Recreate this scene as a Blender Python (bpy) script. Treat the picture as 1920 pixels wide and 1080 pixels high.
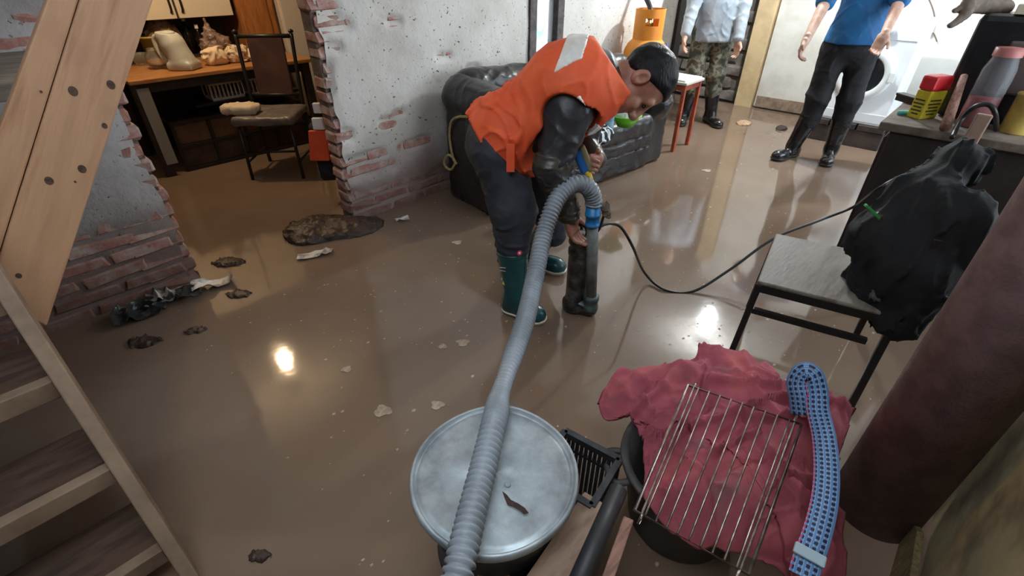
import bpy, bmesh, math, random
import numpy as np
from mathutils import Vector, Matrix

for _o in list(bpy.data.objects):
    bpy.data.objects.remove(_o, do_unlink=True)
scene = bpy.context.scene
col = scene.collection
random.seed(7)

# ------------------------------------------------------------------ camera
# world axes follow the room: X along the brick wall, Y towards it, Z up; camera stands at the origin
CAM_H, FOC, PITCH, AZ = 1.45, 900.0, math.radians(34.1), math.radians(43.8)
cam_data = bpy.data.cameras.new('camera')
cam_data.sensor_fit = 'HORIZONTAL'
cam_data.sensor_width = 36.0
cam_data.lens = FOC / 1920.0 * 36.0
cam_data.clip_start = 0.02
camera = bpy.data.objects.new('camera', cam_data)
col.objects.link(camera)
camera.location = (0, 0, CAM_H)
camera.rotation_euler = (math.pi / 2 - PITCH, 0, AZ - math.pi / 2)
scene.camera = camera

# ------------------------------------------------------------------ light, world, exposure
world = bpy.data.worlds.new('world')
scene.world = world
world.use_nodes = True
_bg = world.node_tree.nodes['Background']
_bg.inputs['Color'].default_value = (0.80, 0.90, 1.0, 1)
_bg.inputs['Strength'].default_value = 5.0
scene.view_settings.view_transform = 'Standard'
scene.view_settings.look = 'None'
scene.view_settings.gamma = 1
scene.view_settings.use_curve_mapping = False
scene.view_settings.exposure = 0.35

# ------------------------------------------------------------------ measuring helpers
_c, _s, _ca, _sa = math.cos(PITCH), math.sin(PITCH), math.cos(AZ), math.sin(AZ)
RIGHT = Vector((_sa, -_ca, 0)); FWD = Vector((_ca, _sa, 0)); UP = Vector((0, 0, 1))

def ray(x, y):
    r = x - 960; v = 540 - y; F = FOC * _c + v * _s; U = v * _c - FOC * _s
    return Vector((_ca * F + _sa * r, _sa * F - _ca * r, U)), F

def PZ(x, y, z=0.0):
    d, F = ray(x, y); return d * ((z - CAM_H) / d.z) + Vector((0, 0, CAM_H))

def PX(x, y, X):
    d, F = ray(x, y); return d * (X / d.x) + Vector((0, 0, CAM_H))

def PY(x, y, Y):
    d, F = ray(x, y); return d * (Y / d.y) + Vector((0, 0, CAM_H))

def PF(x, y, D):
    d, F = ray(x, y); return d * (D / F) + Vector((0, 0, CAM_H))

# ------------------------------------------------------------------ materials
MATS = {}
def mat(name, color, rough=0.6, metal=0.0, color2=None, scale=8.0, lo=0.4, hi=0.6, bump=0.0, bscale=None,
        spec=0.5, rand=0.0, detail=5.0, trans=0.0, alpha=1.0, emit=None, estr=0.0, stretch=None, ior=1.45, coat=0.0,
        rough2=None, coords='Object'):
    if name in MATS: return MATS[name]
    m = bpy.data.materials.new(name); m.use_nodes = True
    nt = m.node_tree; b = nt.nodes['Principled BSDF']
    b.inputs['Base Color'].default_value = (*color, 1)
    b.inputs['Roughness'].default_value = rough
    b.inputs['Metallic'].default_value = metal
    b.inputs['Specular IOR Level'].default_value = spec
    b.inputs['Transmission Weight'].default_value = trans
    b.inputs['Alpha'].default_value = alpha
    b.inputs['IOR'].default_value = ior
    b.inputs['Coat Weight'].default_value = coat
    if emit:
        b.inputs['Emission Color'].default_value = (*emit, 1); b.inputs['Emission Strength'].default_value = estr
    def vec():
        t = nt.nodes.new('ShaderNodeTexCoord'); v = t.outputs[coords]
        if stretch:
            mp = nt.nodes.new('ShaderNodeMapping'); mp.inputs['Scale'].default_value = stretch
            nt.links.new(v, mp.inputs[0]); v = mp.outputs[0]
        return v
    colsock = None
    if color2 is not None:
        n = nt.nodes.new('ShaderNodeTexNoise'); n.inputs['Scale'].default_value = scale; n.inputs['Detail'].default_value = detail
        n.inputs['Roughness'].default_value = 0.6
        nt.links.new(vec(), n.inputs['Vector'])
        r = nt.nodes.new('ShaderNodeValToRGB')
        r.color_ramp.elements[0].position = lo; r.color_ramp.elements[0].color = (*color, 1)
        r.color_ramp.elements[1].position = hi; r.color_ramp.elements[1].color = (*color2, 1)
        nt.links.new(n.outputs['Fac'], r.inputs[0]); colsock = r.outputs[0]
        if rough2 is not None:
            mr = nt.nodes.new('ShaderNodeMapRange'); mr.inputs[1].default_value = lo; mr.inputs[2].default_value = hi
            mr.inputs[3].default_value = rough; mr.inputs[4].default_value = rough2
            nt.links.new(n.outputs['Fac'], mr.inputs[0]); nt.links.new(mr.outputs[0], b.inputs['Roughness'])
    if rand:
        oi = nt.nodes.new('ShaderNodeObjectInfo')
        hs = nt.nodes.new('ShaderNodeHueSaturation')
        mr = nt.nodes.new('ShaderNodeMapRange'); mr.inputs[3].default_value = 1 - rand; mr.inputs[4].default_value = 1 + rand
        nt.links.new(oi.outputs['Random'], mr.inputs[0]); nt.links.new(mr.outputs[0], hs.inputs['Value'])
        if colsock: nt.links.new(colsock, hs.inputs['Color'])
        else: hs.inputs['Color'].default_value = (*color, 1)
        colsock = hs.outputs[0]
    if colsock: nt.links.new(colsock, b.inputs['Base Color'])
    if bump:
        n = nt.nodes.new('ShaderNodeTexNoise'); n.inputs['Scale'].default_value = bscale or scale * 3; n.inputs['Detail'].default_value = 6
        nt.links.new(vec(), n.inputs['Vector'])
        bp = nt.nodes.new('ShaderNodeBump'); bp.inputs['Strength'].default_value = bump; bp.inputs['Distance'].default_value = 0.01
        nt.links.new(n.outputs['Fac'], bp.inputs['Height']); nt.links.new(bp.outputs[0], b.inputs['Normal'])
    MATS[name] = m
    return m

def srgb(r, g, b):
    f = lambda q: (q / 255 / 12.92) if q / 255 <= 0.04045 else ((q / 255 + 0.055) / 1.055) ** 2.4
    return (f(r), f(g), f(b))

# ------------------------------------------------------------------ object helpers
def tag(o, label=None, cat=None, group=None, kind=None):
    if label: o['label'] = label
    if cat: o['category'] = cat
    if group: o['group'] = group
    if kind: o['kind'] = kind
    return o

def thing(name, label, cat, loc=(0, 0, 0), rotz=0.0, group=None, kind=None):
    o = bpy.data.objects.new(name, None); col.objects.link(o)
    o.empty_display_size = 0.05
    o.location = loc; o.rotation_euler = (0, 0, rotz)
    return tag(o, label, cat, group, kind)

def link(name, me, m=None, parent=None, smooth=False, world=True, bevel=0.0, auto=None):
    """link a mesh; world=True: its vertices are world coordinates, moved into the parent's frame or onto its own base"""
    if m is not None and not me.materials: me.materials.append(m)
    n = len(me.vertices)
    co = np.empty(n * 3, np.float32); me.vertices.foreach_get('co', co); co = co.reshape(-1, 3)
    loc = Vector((0, 0, 0))
    if world:
        if parent is not None:
            mw = Matrix.Identity(4); p = parent; chain = []
            while p is not None: chain.append(p); p = p.parent
            for q in reversed(chain): mw = mw @ Matrix.LocRotScale(q.location, q.rotation_euler, None)
            inv = np.array(mw.inverted(), np.float32)
            co = co @ inv[:3, :3].T + inv[:3, 3]
        elif n:
            loc = Vector(((co[:, 0].min() + co[:, 0].max()) / 2, (co[:, 1].min() + co[:, 1].max()) / 2, co[:, 2].min()))
            co = co - np.array(loc, np.float32)
        me.vertices.foreach_set('co', np.ascontiguousarray(co, np.float32).ravel())
    if smooth: me.polygons.foreach_set('use_smooth', np.ones(len(me.polygons), bool))
    me.update()
    o = bpy.data.objects.new(name, me); col.objects.link(o)
    o.location = loc
    if parent is not None: o.parent = parent
    if bevel:
        bm_ = o.modifiers.new('bevel', 'BEVEL'); bm_.width = bevel; bm_.segments = 2; bm_.limit_method = 'ANGLE'
    return o

class MB:
    def __init__(self): self.v = []; self.f = []; self.uv = None
    def add(self, vs, fs):
        k = len(self.v); self.v += [tuple(q) for q in vs]; self.f += [tuple(i + k for i in q) for q in fs]; return self
    def box(self, c, h, M=None):
        c = Vector(c); vs = []
        for sx in (-1, 1):
            for sy in (-1, 1):
                for sz in (-1, 1):
                    q = Vector((sx * h[0], sy * h[1], sz * h[2]))
                    vs.append(c + (M @ q if M is not None else q))
        return self.add(vs, [(0, 1, 3, 2), (4, 6, 7, 5), (0, 4, 5, 1), (2, 3, 7, 6), (0, 2, 6, 4), (1, 5, 7, 3)])
    def bb(self, x0, x1, y0, y1, z0, z1):
        return self.box(((x0 + x1) / 2, (y0 + y1) / 2, (z0 + z1) / 2), ((x1 - x0) / 2, (y1 - y0) / 2, (z1 - z0) / 2))
    def bar(self, a, b, w, h, up=(0, 0, 1)):
        a, b = Vector(a), Vector(b); d = (b - a); L = d.length; d.normalize()
        u = Vector(up); sd = d.cross(u)
        if sd.length < 1e-3: sd = d.cross(Vector((1, 0, 0)))
        sd.normalize(); u = sd.cross(d)
        M = Matrix((d, sd, u)).transposed()
        return self.box((a + b) / 2, (L / 2, w / 2, h / 2), M)
    def prism(self, pts, off):
        off = Vector(off); n = len(pts); vs = [Vector(q) for q in pts] + [Vector(q) + off for q in pts]
        fs = [tuple(range(n))[::-1], tuple(range(n, 2 * n))] + [(i, (i + 1) % n, (i + 1) % n + n, i + n) for i in range(n)]
        return self.add(vs, fs)
    def tube(self, pts, r, seg=10, caps=True, closed=False):
        pts = [Vector(q) for q in pts]; n = len(pts)
        rs = r if isinstance(r, (list, tuple)) else [r] * n
        vs = []; prev = None
        for i in range(n):
            if closed: t = pts[(i + 1) % n] - pts[i - 1]
            else: t = pts[min(i + 1, n - 1)] - pts[max(i - 1, 0)]
            t.normalize()
            if prev is None:
                a = Vector((0, 0, 1)) if abs(t.z) < 0.9 else Vector((1, 0, 0))
                u = t.cross(a).normalized()
            else:
                u = prev - t * prev.dot(t); u.normalize()
            prev = u; w = t.cross(u)
            for k in range(seg):
                an = 2 * math.pi * k / seg
                vs.append(pts[i] + (u * math.cos(an) + w * math.sin(an)) * rs[i])
        fs = []
        for i in range(n if closed else n - 1):
            j = (i + 1) % n
            for k in range(seg):
                fs.append((i * seg + k, i * seg + (k + 1) % seg, j * seg + (k + 1) % seg, j * seg + k))
        if caps and not closed:
            fs.append(tuple(range(seg))[::-1]); fs.append(tuple(range((n - 1) * seg, n * seg)))
        return self.add(vs, fs)
    def lathe(self, prof, c=(0, 0, 0), seg=32, M=None, cap=True):
        c = Vector(c); vs = []
        for (r, z) in prof:
            for k in range(seg):
                a = 2 * math.pi * k / seg; q = Vector((r * math.cos(a), r * math.sin(a), z))
                vs.append(c + (M @ q if M is not None else q))
        fs = []; n = len(prof)
        for i in range(n - 1):
            for k in range(seg):
                fs.append((i * seg + k, i * seg + (k + 1) % seg, (i + 1) * seg + (k + 1) % seg, (i + 1) * seg + k))
        if cap:
            fs.append(tuple(range(seg))[::-1]); fs.append(tuple(range((n - 1) * seg, n * seg)))
        return self.add(vs, fs)
    def mesh(self, name):
        me = bpy.data.meshes.new(name); me.from_pydata([tuple(q) for q in self.v], [], self.f); me.validate()
        bm = bmesh.new(); bm.from_mesh(me); bmesh.ops.recalc_face_normals(bm, faces=bm.faces); bm.to_mesh(me); bm.free()
        return me
    def build(self, name, m, parent=None, smooth=False, world=True, bevel=0.0):
        o = link(name, self.mesh(name), m, parent, smooth, world, bevel)
        return o

def spline(pts, n=8):
    """Catmull-Rom through points"""
    P = [Vector(q) for q in pts]; out = []
    for i in range(len(P) - 1):
        a = P[max(i - 1, 0)]; b = P[i]; c = P[i + 1]; d = P[min(i + 2, len(P) - 1)]
        for k in range(n):
            t = k / n
            out.append(0.5 * ((2 * b) + (c - a) * t + (2 * a - 5 * b + 4 * c - d) * t * t + (3 * b - a - 3 * c + d) * t ** 3))
    out.append(P[-1]); return out

# ------------------------------------------------------------------ soft shapes: signed distance fields -> surface nets
def V3(*a): return np.array(a if len(a) > 1 else tuple(a[0]), np.float32)
def cap(a, b, ra, rb=None):
    a = V3(a); b = V3(b); rb = ra if rb is None else rb; ba = b - a; L = float(ba @ ba) + 1e-9
    def f(P):
        t = np.clip(((P - a) @ ba) / L, 0, 1)
        return np.linalg.norm(P - a - t[:, None] * ba, axis=1) - (ra + (rb - ra) * t)
    return f
def ell(c, r, A=None):
    c = V3(c); r = V3(r); A = None if A is None else np.array(A, np.float32)
    def f(P):
        q = P - c
        if A is not None: q = q @ A.T
        k0 = np.linalg.norm(q / r, axis=1); k1 = np.linalg.norm(q / (r * r), axis=1)
        return k0 * (k0 - 1) / np.maximum(k1, 1e-6)
    return f
def rbox(c, h, r, A=None):
    c = V3(c); h = V3(h) - r; A = None if A is None else np.array(A, np.float32)
    def f(P):
        q = P - c
        if A is not None: q = q @ A.T
        q = np.abs(q) - h
        return np.linalg.norm(np.maximum(q, 0), axis=1) + np.minimum(q.max(axis=1), 0) - r
    return f
def half(p, n):
    p = V3(p); n = V3(n); n = n / np.linalg.norm(n)
    return lambda P: (P - p) @ n
def smin(a, b, k):
    h = np.clip(0.5 + 0.5 * (b - a) / k, 0, 1); return b * (1 - h) + a * h - k * h * (1 - h)
def uni(k, *fs):
    def f(P):
        d = fs[0](P)
        for g in fs[1:]: d = smin(d, g(P), k)
        return d
    return f
def inter(*fs):
    def f(P):
        d = fs[0](P)
        for g in fs[1:]: d = np.maximum(d, g(P))
        return d
    return f
def sub(a, *bs):
    def f(P):
        d = a(P)
        for b in bs: d = np.maximum(d, -b(P))
        return d
    return f
def grow(a, r): return lambda P: a(P) - r
def ssub(k, a, b): return lambda P: -smin(-a(P), b(P), k)
def near(fn, c, r):
    c = V3(c)
    def f(P):
        d = np.linalg.norm(P - c, axis=1) - r; out = d + .03; mk = d < .03
        if mk.any(): out[mk] = fn(P[mk])
        return out
    return f
def wav(P, freq, seed, warp=0.6):
    rs = np.random.RandomState(seed); out = np.zeros(len(P), np.float32); w = P.astype(np.float32)
    for i in range(3):
        d = rs.normal(size=3); d /= np.linalg.norm(d)
        w = w + (warp / freq) * np.sin((w @ d.astype(np.float32)) * freq * 0.7 + rs.rand() * 6)[:, None] * np.roll(d, 1).astype(np.float32)
    for i in range(5):
        d = rs.normal(size=3); d /= np.linalg.norm(d); fr = freq * (0.7 + 0.9 * rs.rand())
        out += np.sin((w @ d.astype(np.float32)) * fr + rs.rand() * 6)
    return out / 5
def crease(w, k=.16): return np.exp(-(w / k) ** 2)
def wrink(f, amp, freq, seed, an=(1, 1, 1), neg=False):
    an = np.array(an, np.float32); sg = 1 if neg else -1
    def g(P):
        d = f(P); mk = np.abs(d) < amp * 4 + .02; Q = P[mk]
        if len(Q):
            w = wav(Q * an, freq, seed, 1.3); w2 = wav(Q * an, freq * 1.7, seed + 50, 1.3)
            d = d.copy(); d[mk] += sg * amp * (crease(w, .11) * (.6 + .8 * w2) + .45 * crease(w2, .10) + .35 * w)
        return d
    return g

def sdf_mesh(fn, lo, hi, vox, name='soft'):
    lo = np.array(lo, np.float32) - 2 * vox; hi = np.array(hi, np.float32) + 2 * vox
    B = 8
    nb = np.ceil((hi - lo) / (vox * B)).astype(int) + 1
    n = nb * B
    bi = np.stack(np.meshgrid(*[np.arange(q) for q in nb], indexing='ij'), -1).reshape(-1, 3)
    cen = lo + (bi * B + (B - 1) / 2) * vox
    dc = fn(cen.astype(np.float32))
    V = np.repeat(np.repeat(np.repeat(dc.reshape(nb), B, 0), B, 1), B, 2).astype(np.float32)
    act = bi[np.abs(dc) < B * vox * 0.87 * 1.9 + 0.02]
    off = np.stack(np.meshgrid(*[np.arange(B)] * 3, indexing='ij'), -1).reshape(-1, 3)
    for s in range(0, len(act), 800):
        idx = (act[s:s + 800, None, :] * B + off[None]).reshape(-1, 3)
        V[idx[:, 0], idx[:, 1], idx[:, 2]] = fn((lo + idx * vox).astype(np.float32))
    S = V < 0
    cnt = np.zeros(n - 1, np.int8)
    for dx in (0, 1):
        for dy in (0, 1):
            for dz in (0, 1):
                cnt += S[dx:n[0] - 1 + dx, dy:n[1] - 1 + dy, dz:n[2] - 1 + dz]
    cells = np.argwhere((cnt > 0) & (cnt < 8))
    ids = -np.ones(n - 1, np.int64); ids[cells[:, 0], cells[:, 1], cells[:, 2]] = np.arange(len(cells))
    acc = np.zeros((len(cells), 3), np.float32); num = np.zeros(len(cells), np.float32)
    cor = [(0, 0, 0), (1, 0, 0), (0, 1, 0), (1, 1, 0), (0, 0, 1), (1, 0, 1), (0, 1, 1), (1, 1, 1)]
    for i, ca_ in enumerate(cor):
        for j, cb_ in enumerate(cor):
            if j > i and sum(abs(a - b) for a, b in zip(ca_, cb_)) == 1:
                A = cells + ca_; Bq = cells + cb_
                va = V[A[:, 0], A[:, 1], A[:, 2]]; vb = V[Bq[:, 0], Bq[:, 1], Bq[:, 2]]
                m = (va < 0) != (vb < 0)
                t = np.where(m, va / np.where(m, va - vb, 1), 0)
                acc += np.where(m[:, None], A + t[:, None] * (Bq - A), 0); num += m
    verts = lo + (acc / num[:, None]) * vox
    quads = []
    for ax in range(3):
        sl0 = [slice(None)] * 3; sl1 = [slice(None)] * 3
        sl0[ax] = slice(0, -1); sl1[ax] = slice(1, None)
        ch = S[tuple(sl0)] != S[tuple(sl1)]
        e = np.argwhere(ch)
        o1, o2 = (ax + 1) % 3, (ax + 2) % 3
        e = e[(e[:, o1] > 0) & (e[:, o2] > 0) & (e[:, o1] < n[o1] - 1) & (e[:, o2] < n[o2] - 1)]
        fl = S[e[:, 0], e[:, 1], e[:, 2]]
        def cid(d1, d2):
            q = e.copy(); q[:, o1] += d1; q[:, o2] += d2
            return ids[q[:, 0], q[:, 1], q[:, 2]]
        q = np.stack([cid(-1, -1), cid(0, -1), cid(0, 0), cid(-1, 0)], 1)
        q[~fl] = q[~fl][:, ::-1]
        quads.append(q)
    F = np.concatenate(quads); F = F[(F >= 0).all(1)]
    me = bpy.data.meshes.new(name)
    me.vertices.add(len(verts)); me.vertices.foreach_set('co', verts.astype(np.float32).ravel())
    me.loops.add(len(F) * 4); me.loops.foreach_set('vertex_index', F.astype(np.int32).ravel())
    me.polygons.add(len(F)); me.polygons.foreach_set('loop_start', np.arange(0, len(F) * 4, 4, dtype=np.int32))
    me.polygons.foreach_set('loop_total', np.full(len(F), 4, np.int32))
    me.update(calc_edges=True); me.validate()
    return me

def soft(name, fn, lo, hi, vox, m, parent=None, world=True):
    return link(name, sdf_mesh(fn, lo, hi, vox, name), m, parent, True, world)

def bounds(pts, pad):
    P = np.array([tuple(q) for q in pts]); return P.min(0) - pad, P.max(0) + pad
# ================================================================== STRUCTURE
def nodes_of(name):
    m = bpy.data.materials.new(name); m.use_nodes = True; MATS[name] = m
    return m, m.node_tree, m.node_tree.nodes['Principled BSDF']

def nz(nt, vec, scale, detail=5, rough=0.6):
    n = nt.nodes.new('ShaderNodeTexNoise'); n.inputs['Scale'].default_value = scale
    n.inputs['Detail'].default_value = detail; n.inputs['Roughness'].default_value = rough
    nt.links.new(vec, n.inputs['Vector']); return n.outputs['Fac']
def ramp(nt, fac, stops):
    r = nt.nodes.new('ShaderNodeValToRGB'); els = r.color_ramp.elements
    while len(els) < len(stops): els.new(0.5)
    for e, (p, c) in zip(els, stops):
        e.position = p; e.color = (*c, 1) if len(c) == 3 else c
    nt.links.new(fac, r.inputs[0]); return r.outputs[0]
def mix(nt, fac, a, b):
    n = nt.nodes.new('ShaderNodeMix'); n.data_type = 'RGBA'
    if isinstance(fac, float): n.inputs[0].default_value = fac
    else: nt.links.new(fac, n.inputs[0])
    for s, q in ((6, a), (7, b)):
        if isinstance(q, tuple): n.inputs[s].default_value = (*q, 1)
        else: nt.links.new(q, n.inputs[s])
    return n.outputs[2]
def math_(nt, op, a, b=None, clamp=False):
    n = nt.nodes.new('ShaderNodeMath'); n.operation = op; n.use_clamp = clamp
    for i, q in enumerate((a, b)):
        if q is None: continue
        if isinstance(q, (int, float)): n.inputs[i].default_value = q
        else: nt.links.new(q, n.inputs[i])
    return n.outputs[0]

# --- muddy flood water
m, nt, b = nodes_of('flood_water')
geo = nt.nodes.new('ShaderNodeNewGeometry').outputs['Position']
f1 = nz(nt, geo, 0.9, 4); f2 = nz(nt, geo, 7.0, 6)
c1 = ramp(nt, f1, [(0.3, srgb(112, 94, 80)), (0.7, srgb(132, 112, 96))])
nt.links.new(mix(nt, math_(nt, 'MULTIPLY', f2, 0.3), c1, srgb(104, 86, 70)), b.inputs['Base Color'])
b.inputs['Roughness'].default_value = 0.07; b.inputs['IOR'].default_value = 1.45; b.inputs['Specular IOR Level'].default_value = 0.65
bp = nt.nodes.new('ShaderNodeBump'); bp.inputs['Strength'].default_value = 0.06; bp.inputs['Distance'].default_value = 0.01
nt.links.new(nz(nt, geo, 5.0, 3), bp.inputs['Height']); nt.links.new(bp.outputs[0], b.inputs['Normal'])

# --- old plaster with pits and a muddy tide mark near the floor
def plaster_mat(name, light, dark, tide, mud):
    m, nt, b = nodes_of(name)
    geo = nt.nodes.new('ShaderNodeNewGeometry').outputs['Position']
    sep = nt.nodes.new('ShaderNodeSeparateXYZ'); nt.links.new(geo, sep.inputs[0])
    big = nz(nt, geo, 2.2, 6); fine = nz(nt, geo, 26, 5); pit = nz(nt, geo, 48, 3, 0.5)
    base = ramp(nt, big, [(0.32, dark), (0.6, light)])
    base = mix(nt, math_(nt, 'MULTIPLY', fine, 0.35), base, tuple(q * 0.72 for q in light))
    pitm = ramp(nt, pit, [(0.655, (0, 0, 0)), (0.70, (1, 1, 1))])
    base = mix(nt, pitm, base, srgb(96, 88, 82))
    rust = ramp(nt, nz(nt, geo, 4.1, 5), [(0.60, (0, 0, 0)), (0.72, (0.6, 0.6, 0.6))])
    base = mix(nt, rust, base, srgb(176, 150, 138))
    zz = math_(nt, 'ADD', sep.outputs['Z'], math_(nt, 'MULTIPLY', math_(nt, 'SUBTRACT', nz(nt, geo, 3.0, 5), 0.5), 0.35))
    wet = nt.nodes.new('ShaderNodeMapRange'); wet.inputs[1].default_value = tide - 0.10; wet.inputs[2].default_value = tide + 0.16
    wet.inputs[3].default_value = 0.9; wet.inputs[4].default_value = 0.0; nt.links.new(zz, wet.inputs[0])
    base = mix(nt, wet.outputs[0], base, mud)
    nt.links.new(base, b.inputs['Base Color']); b.inputs['Roughness'].default_value = 0.9
    bp = nt.nodes.new('ShaderNodeBump'); bp.inputs['Strength'].default_value = 0.5; bp.inputs['Distance'].default_value = 0.006
    nt.links.new(math_(nt, 'ADD', fine, math_(nt, 'MULTIPLY', pit, -0.8)), bp.inputs['Height']); nt.links.new(bp.outputs[0], b.inputs['Normal'])
    return m
PLASTER = plaster_mat('old_plaster', srgb(214, 212, 206), srgb(188, 184, 176), 0.30, srgb(132, 112, 106))
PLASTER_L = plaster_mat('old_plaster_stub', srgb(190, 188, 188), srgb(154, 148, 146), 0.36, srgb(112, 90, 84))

# --- worn brick
def brick_mat(name, ca, cb, dust, tide):
    m, nt, b = nodes_of(name)
    geo = nt.nodes.new('ShaderNodeNewGeometry').outputs['Position']
    sep = nt.nodes.new('ShaderNodeSeparateXYZ'); nt.links.new(geo, sep.inputs[0])
    oi = nt.nodes.new('ShaderNodeObjectInfo')
    base = ramp(nt, oi.outputs['Random'], [(0.0, ca), (1.0, cb)])
    base = mix(nt, ramp(nt, nz(nt, geo, 14, 6), [(0.42, (0, 0, 0)), (0.62, (0.9, 0.9, 0.9))]), base, dust)
    base = mix(nt, ramp(nt, nz(nt, geo, 40, 4), [(0.6, (0, 0, 0)), (0.7, (0.5, 0.5, 0.5))]), base, srgb(70, 50, 44))
    zz = math_(nt, 'ADD', sep.outputs['Z'], math_(nt, 'MULTIPLY', math_(nt, 'SUBTRACT', nz(nt, geo, 3.0, 5), 0.5), 0.35))
    wet = nt.nodes.new('ShaderNodeMapRange'); wet.inputs[1].default_value = tide - 0.12; wet.inputs[2].default_value = tide + 0.14
    wet.inputs[3].default_value = 0.75; wet.inputs[4].default_value = 0.0; nt.links.new(zz, wet.inputs[0])
    base = mix(nt, wet.outputs[0], base, srgb(96, 68, 60))
    nt.links.new(base, b.inputs['Base Color']); b.inputs['Roughness'].default_value = 0.88
    bp = nt.nodes.new('ShaderNodeBump'); bp.inputs['Strength'].default_value = 0.6; bp.inputs['Distance'].default_value = 0.006
    nt.links.new(nz(nt, geo, 45, 6), bp.inputs['Height']); nt.links.new(bp.outputs[0], b.inputs['Normal'])
    return m
BRICK = brick_mat('worn_brick', srgb(176, 124, 110), srgb(152, 108, 98), srgb(190, 172, 164), 0.2)
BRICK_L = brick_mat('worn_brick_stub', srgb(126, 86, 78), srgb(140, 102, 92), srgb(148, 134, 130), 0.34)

CONCRETE = mat('dull_mortar', srgb(120, 106, 98), 0.95, color2=srgb(96, 82, 76), scale=9, bump=0.6)
DARKWALL = mat('dark_brown_wall', srgb(64, 56, 52), 0.9, color2=srgb(46, 40, 38), scale=5, bump=0.3)  # plain dark brown with random variation
ROOFMAT = mat('roof_boards', srgb(206, 204, 198), 0.9, color2=srgb(190, 186, 178), scale=5)
WHITEWALL = mat('white_wall_paint', srgb(226, 226, 222), 0.6, color2=srgb(212, 210, 204), scale=3)

# floor and water
s = MB().bb(-1.6, 7.2, -1.3, 6.6, -0.30, -0.12).build('floor', CONCRETE, world=False); tag(s, kind='structure')
wv = []; wf = []
nx, ny = 88, 78
for j in range(ny + 1):
    for i in range(nx + 1):
        wv.append((-1.49 + 7.9 * i / nx, -1.14 + 7.2 * j / ny, 0.0))
for j in range(ny):
    for i in range(nx):
        a = j * (nx + 1) + i; wf.append((a, a + 1, a + nx + 2, a + nx + 1))
W = MB().add(wv, wf).build('flood_water', MATS['flood_water'], smooth=True, world=False)
tag(W, 'still brown muddy floodwater covering the whole floor', 'water', kind='stuff')

# brick meshes, a few chipped variants shared by every brick
def brick_meshes(l, d, h, n, seed):
    out = []
    rs = random.Random(seed)
    for k in range(n):
        bm = bmesh.new(); bmesh.ops.create_cube(bm, size=1)
        bmesh.ops.scale(bm, vec=(l, d, h), verts=bm.verts)
        bmesh.ops.bevel(bm, geom=bm.edges[:], offset=0.010, segments=1, affect='EDGES')
        for v in bm.verts: v.co += Vector((rs.uniform(-.009, .009), rs.uniform(-.004, .004), rs.uniform(-.006, .006)))
        me = bpy.data.meshes.new('brick'); bm.to_mesh(me); bm.free(); out.append(me)
    return out
def lay(me, m, parent, loc, rz=0.0):
    if not me.materials: me.materials.append(m)
    o = bpy.data.objects.new('brick', me); col.objects.link(o)
    o.parent = parent; o.location = loc; o.rotation_euler = (random.uniform(-.015, .015), random.uniform(-.015, .015), rz)
    return o

def noise2(X, Z, freq, seed):
    P = np.stack([X.ravel(), Z.ravel(), np.zeros(X.size)], 1).astype(np.float32)
    return (wav(P, freq, seed, 1.2) * 0.7 + wav(P, freq * 2.3, seed + 1, 1.0) * 0.4).reshape(X.shape)

def plaster_sheet(name, X0, X1, Z1, Yf, field, m, parent, hole=None, jag=None, step=0.016):
    xs = np.arange(X0, X1 + 1e-6, step); zs = np.arange(-0.05, Z1 + 1e-6, step)
    X, Z = np.meshgrid(xs, zs); T = field(X, Z)
    Xj = X.copy()
    if jag is not None:
        Xj = X + jag(X, Z)
    v = np.stack([Xj, Yf - T, Z], -1).reshape(-1, 3); nx = len(xs); fs = []
    for j in range(len(zs) - 1):
        for i in range(nx - 1):
            cx, cz = xs[i] + step / 2, zs[j] + step / 2
            if hole and hole[0] < cx < hole[1] and hole[2] < cz < hole[3]: continue
            a = j * nx + i; fs.append((a, a + 1, a + nx + 1, a + nx))
    return MB().add(v.tolist(), fs).build(name, m, parent, smooth=True)

WALL_Y = 2.80
WIN = (2.4, 6.3, .5, 2.4)       # daylight opening in the right wall: x0, x1, z0, z1
SKY_GAP = (-.9, .7, -.3, 1.0)   # ceiling gap added to let sky light in: x0, x1, y0, y1
CS, BL, BH = 0.078, 0.285, 0.062      # course pitch, brick length, brick height

# ---- long plastered wall behind the sofa
wall_back = MB()
for bx_ in ((1.378, 3.09, WALL_Y + .02, WALL_Y + .125, -.1, 2.5), (3.50, 5.48, WALL_Y + .02, WALL_Y + .125, -.1, 2.5), (3.09, 3.50, WALL_Y + .02, WALL_Y + .125, -.1, .72), (3.09, 3.50, WALL_Y + .02, WALL_Y + .125, 1.95, 2.5)):
    wall_back.bb(*bx_)
wall_back = wall_back.build('wall_back', CONCRETE, world=False); tag(wall_back, kind='structure')
_dips = [(PY(x, y, WALL_Y), w, h, dpt) for x, y, w, h, dpt in (
    (618, 50, .13, .035, 1.9), (622, 90, .06, .03, 1.5), (600, 20, .10, .05, 1.6), (725, 228, .07, .04, 1.6), (745, 212, .05, .025, 1.4), (830, 105, .08, .03, 1.3),
    (738, 40, .06, .03, 1.2), (690, 292, .14, .035, 1.8), (775, 268, .15, .035, 1.6), (665, 322, .12, .05, 1.8), (720, 312, .10, .04, 1.6), (640, 255, .08, .04, 1.6), (882, 128, .07, .03, 1.3), (606, 150, .04, .08, 1.6))]
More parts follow.
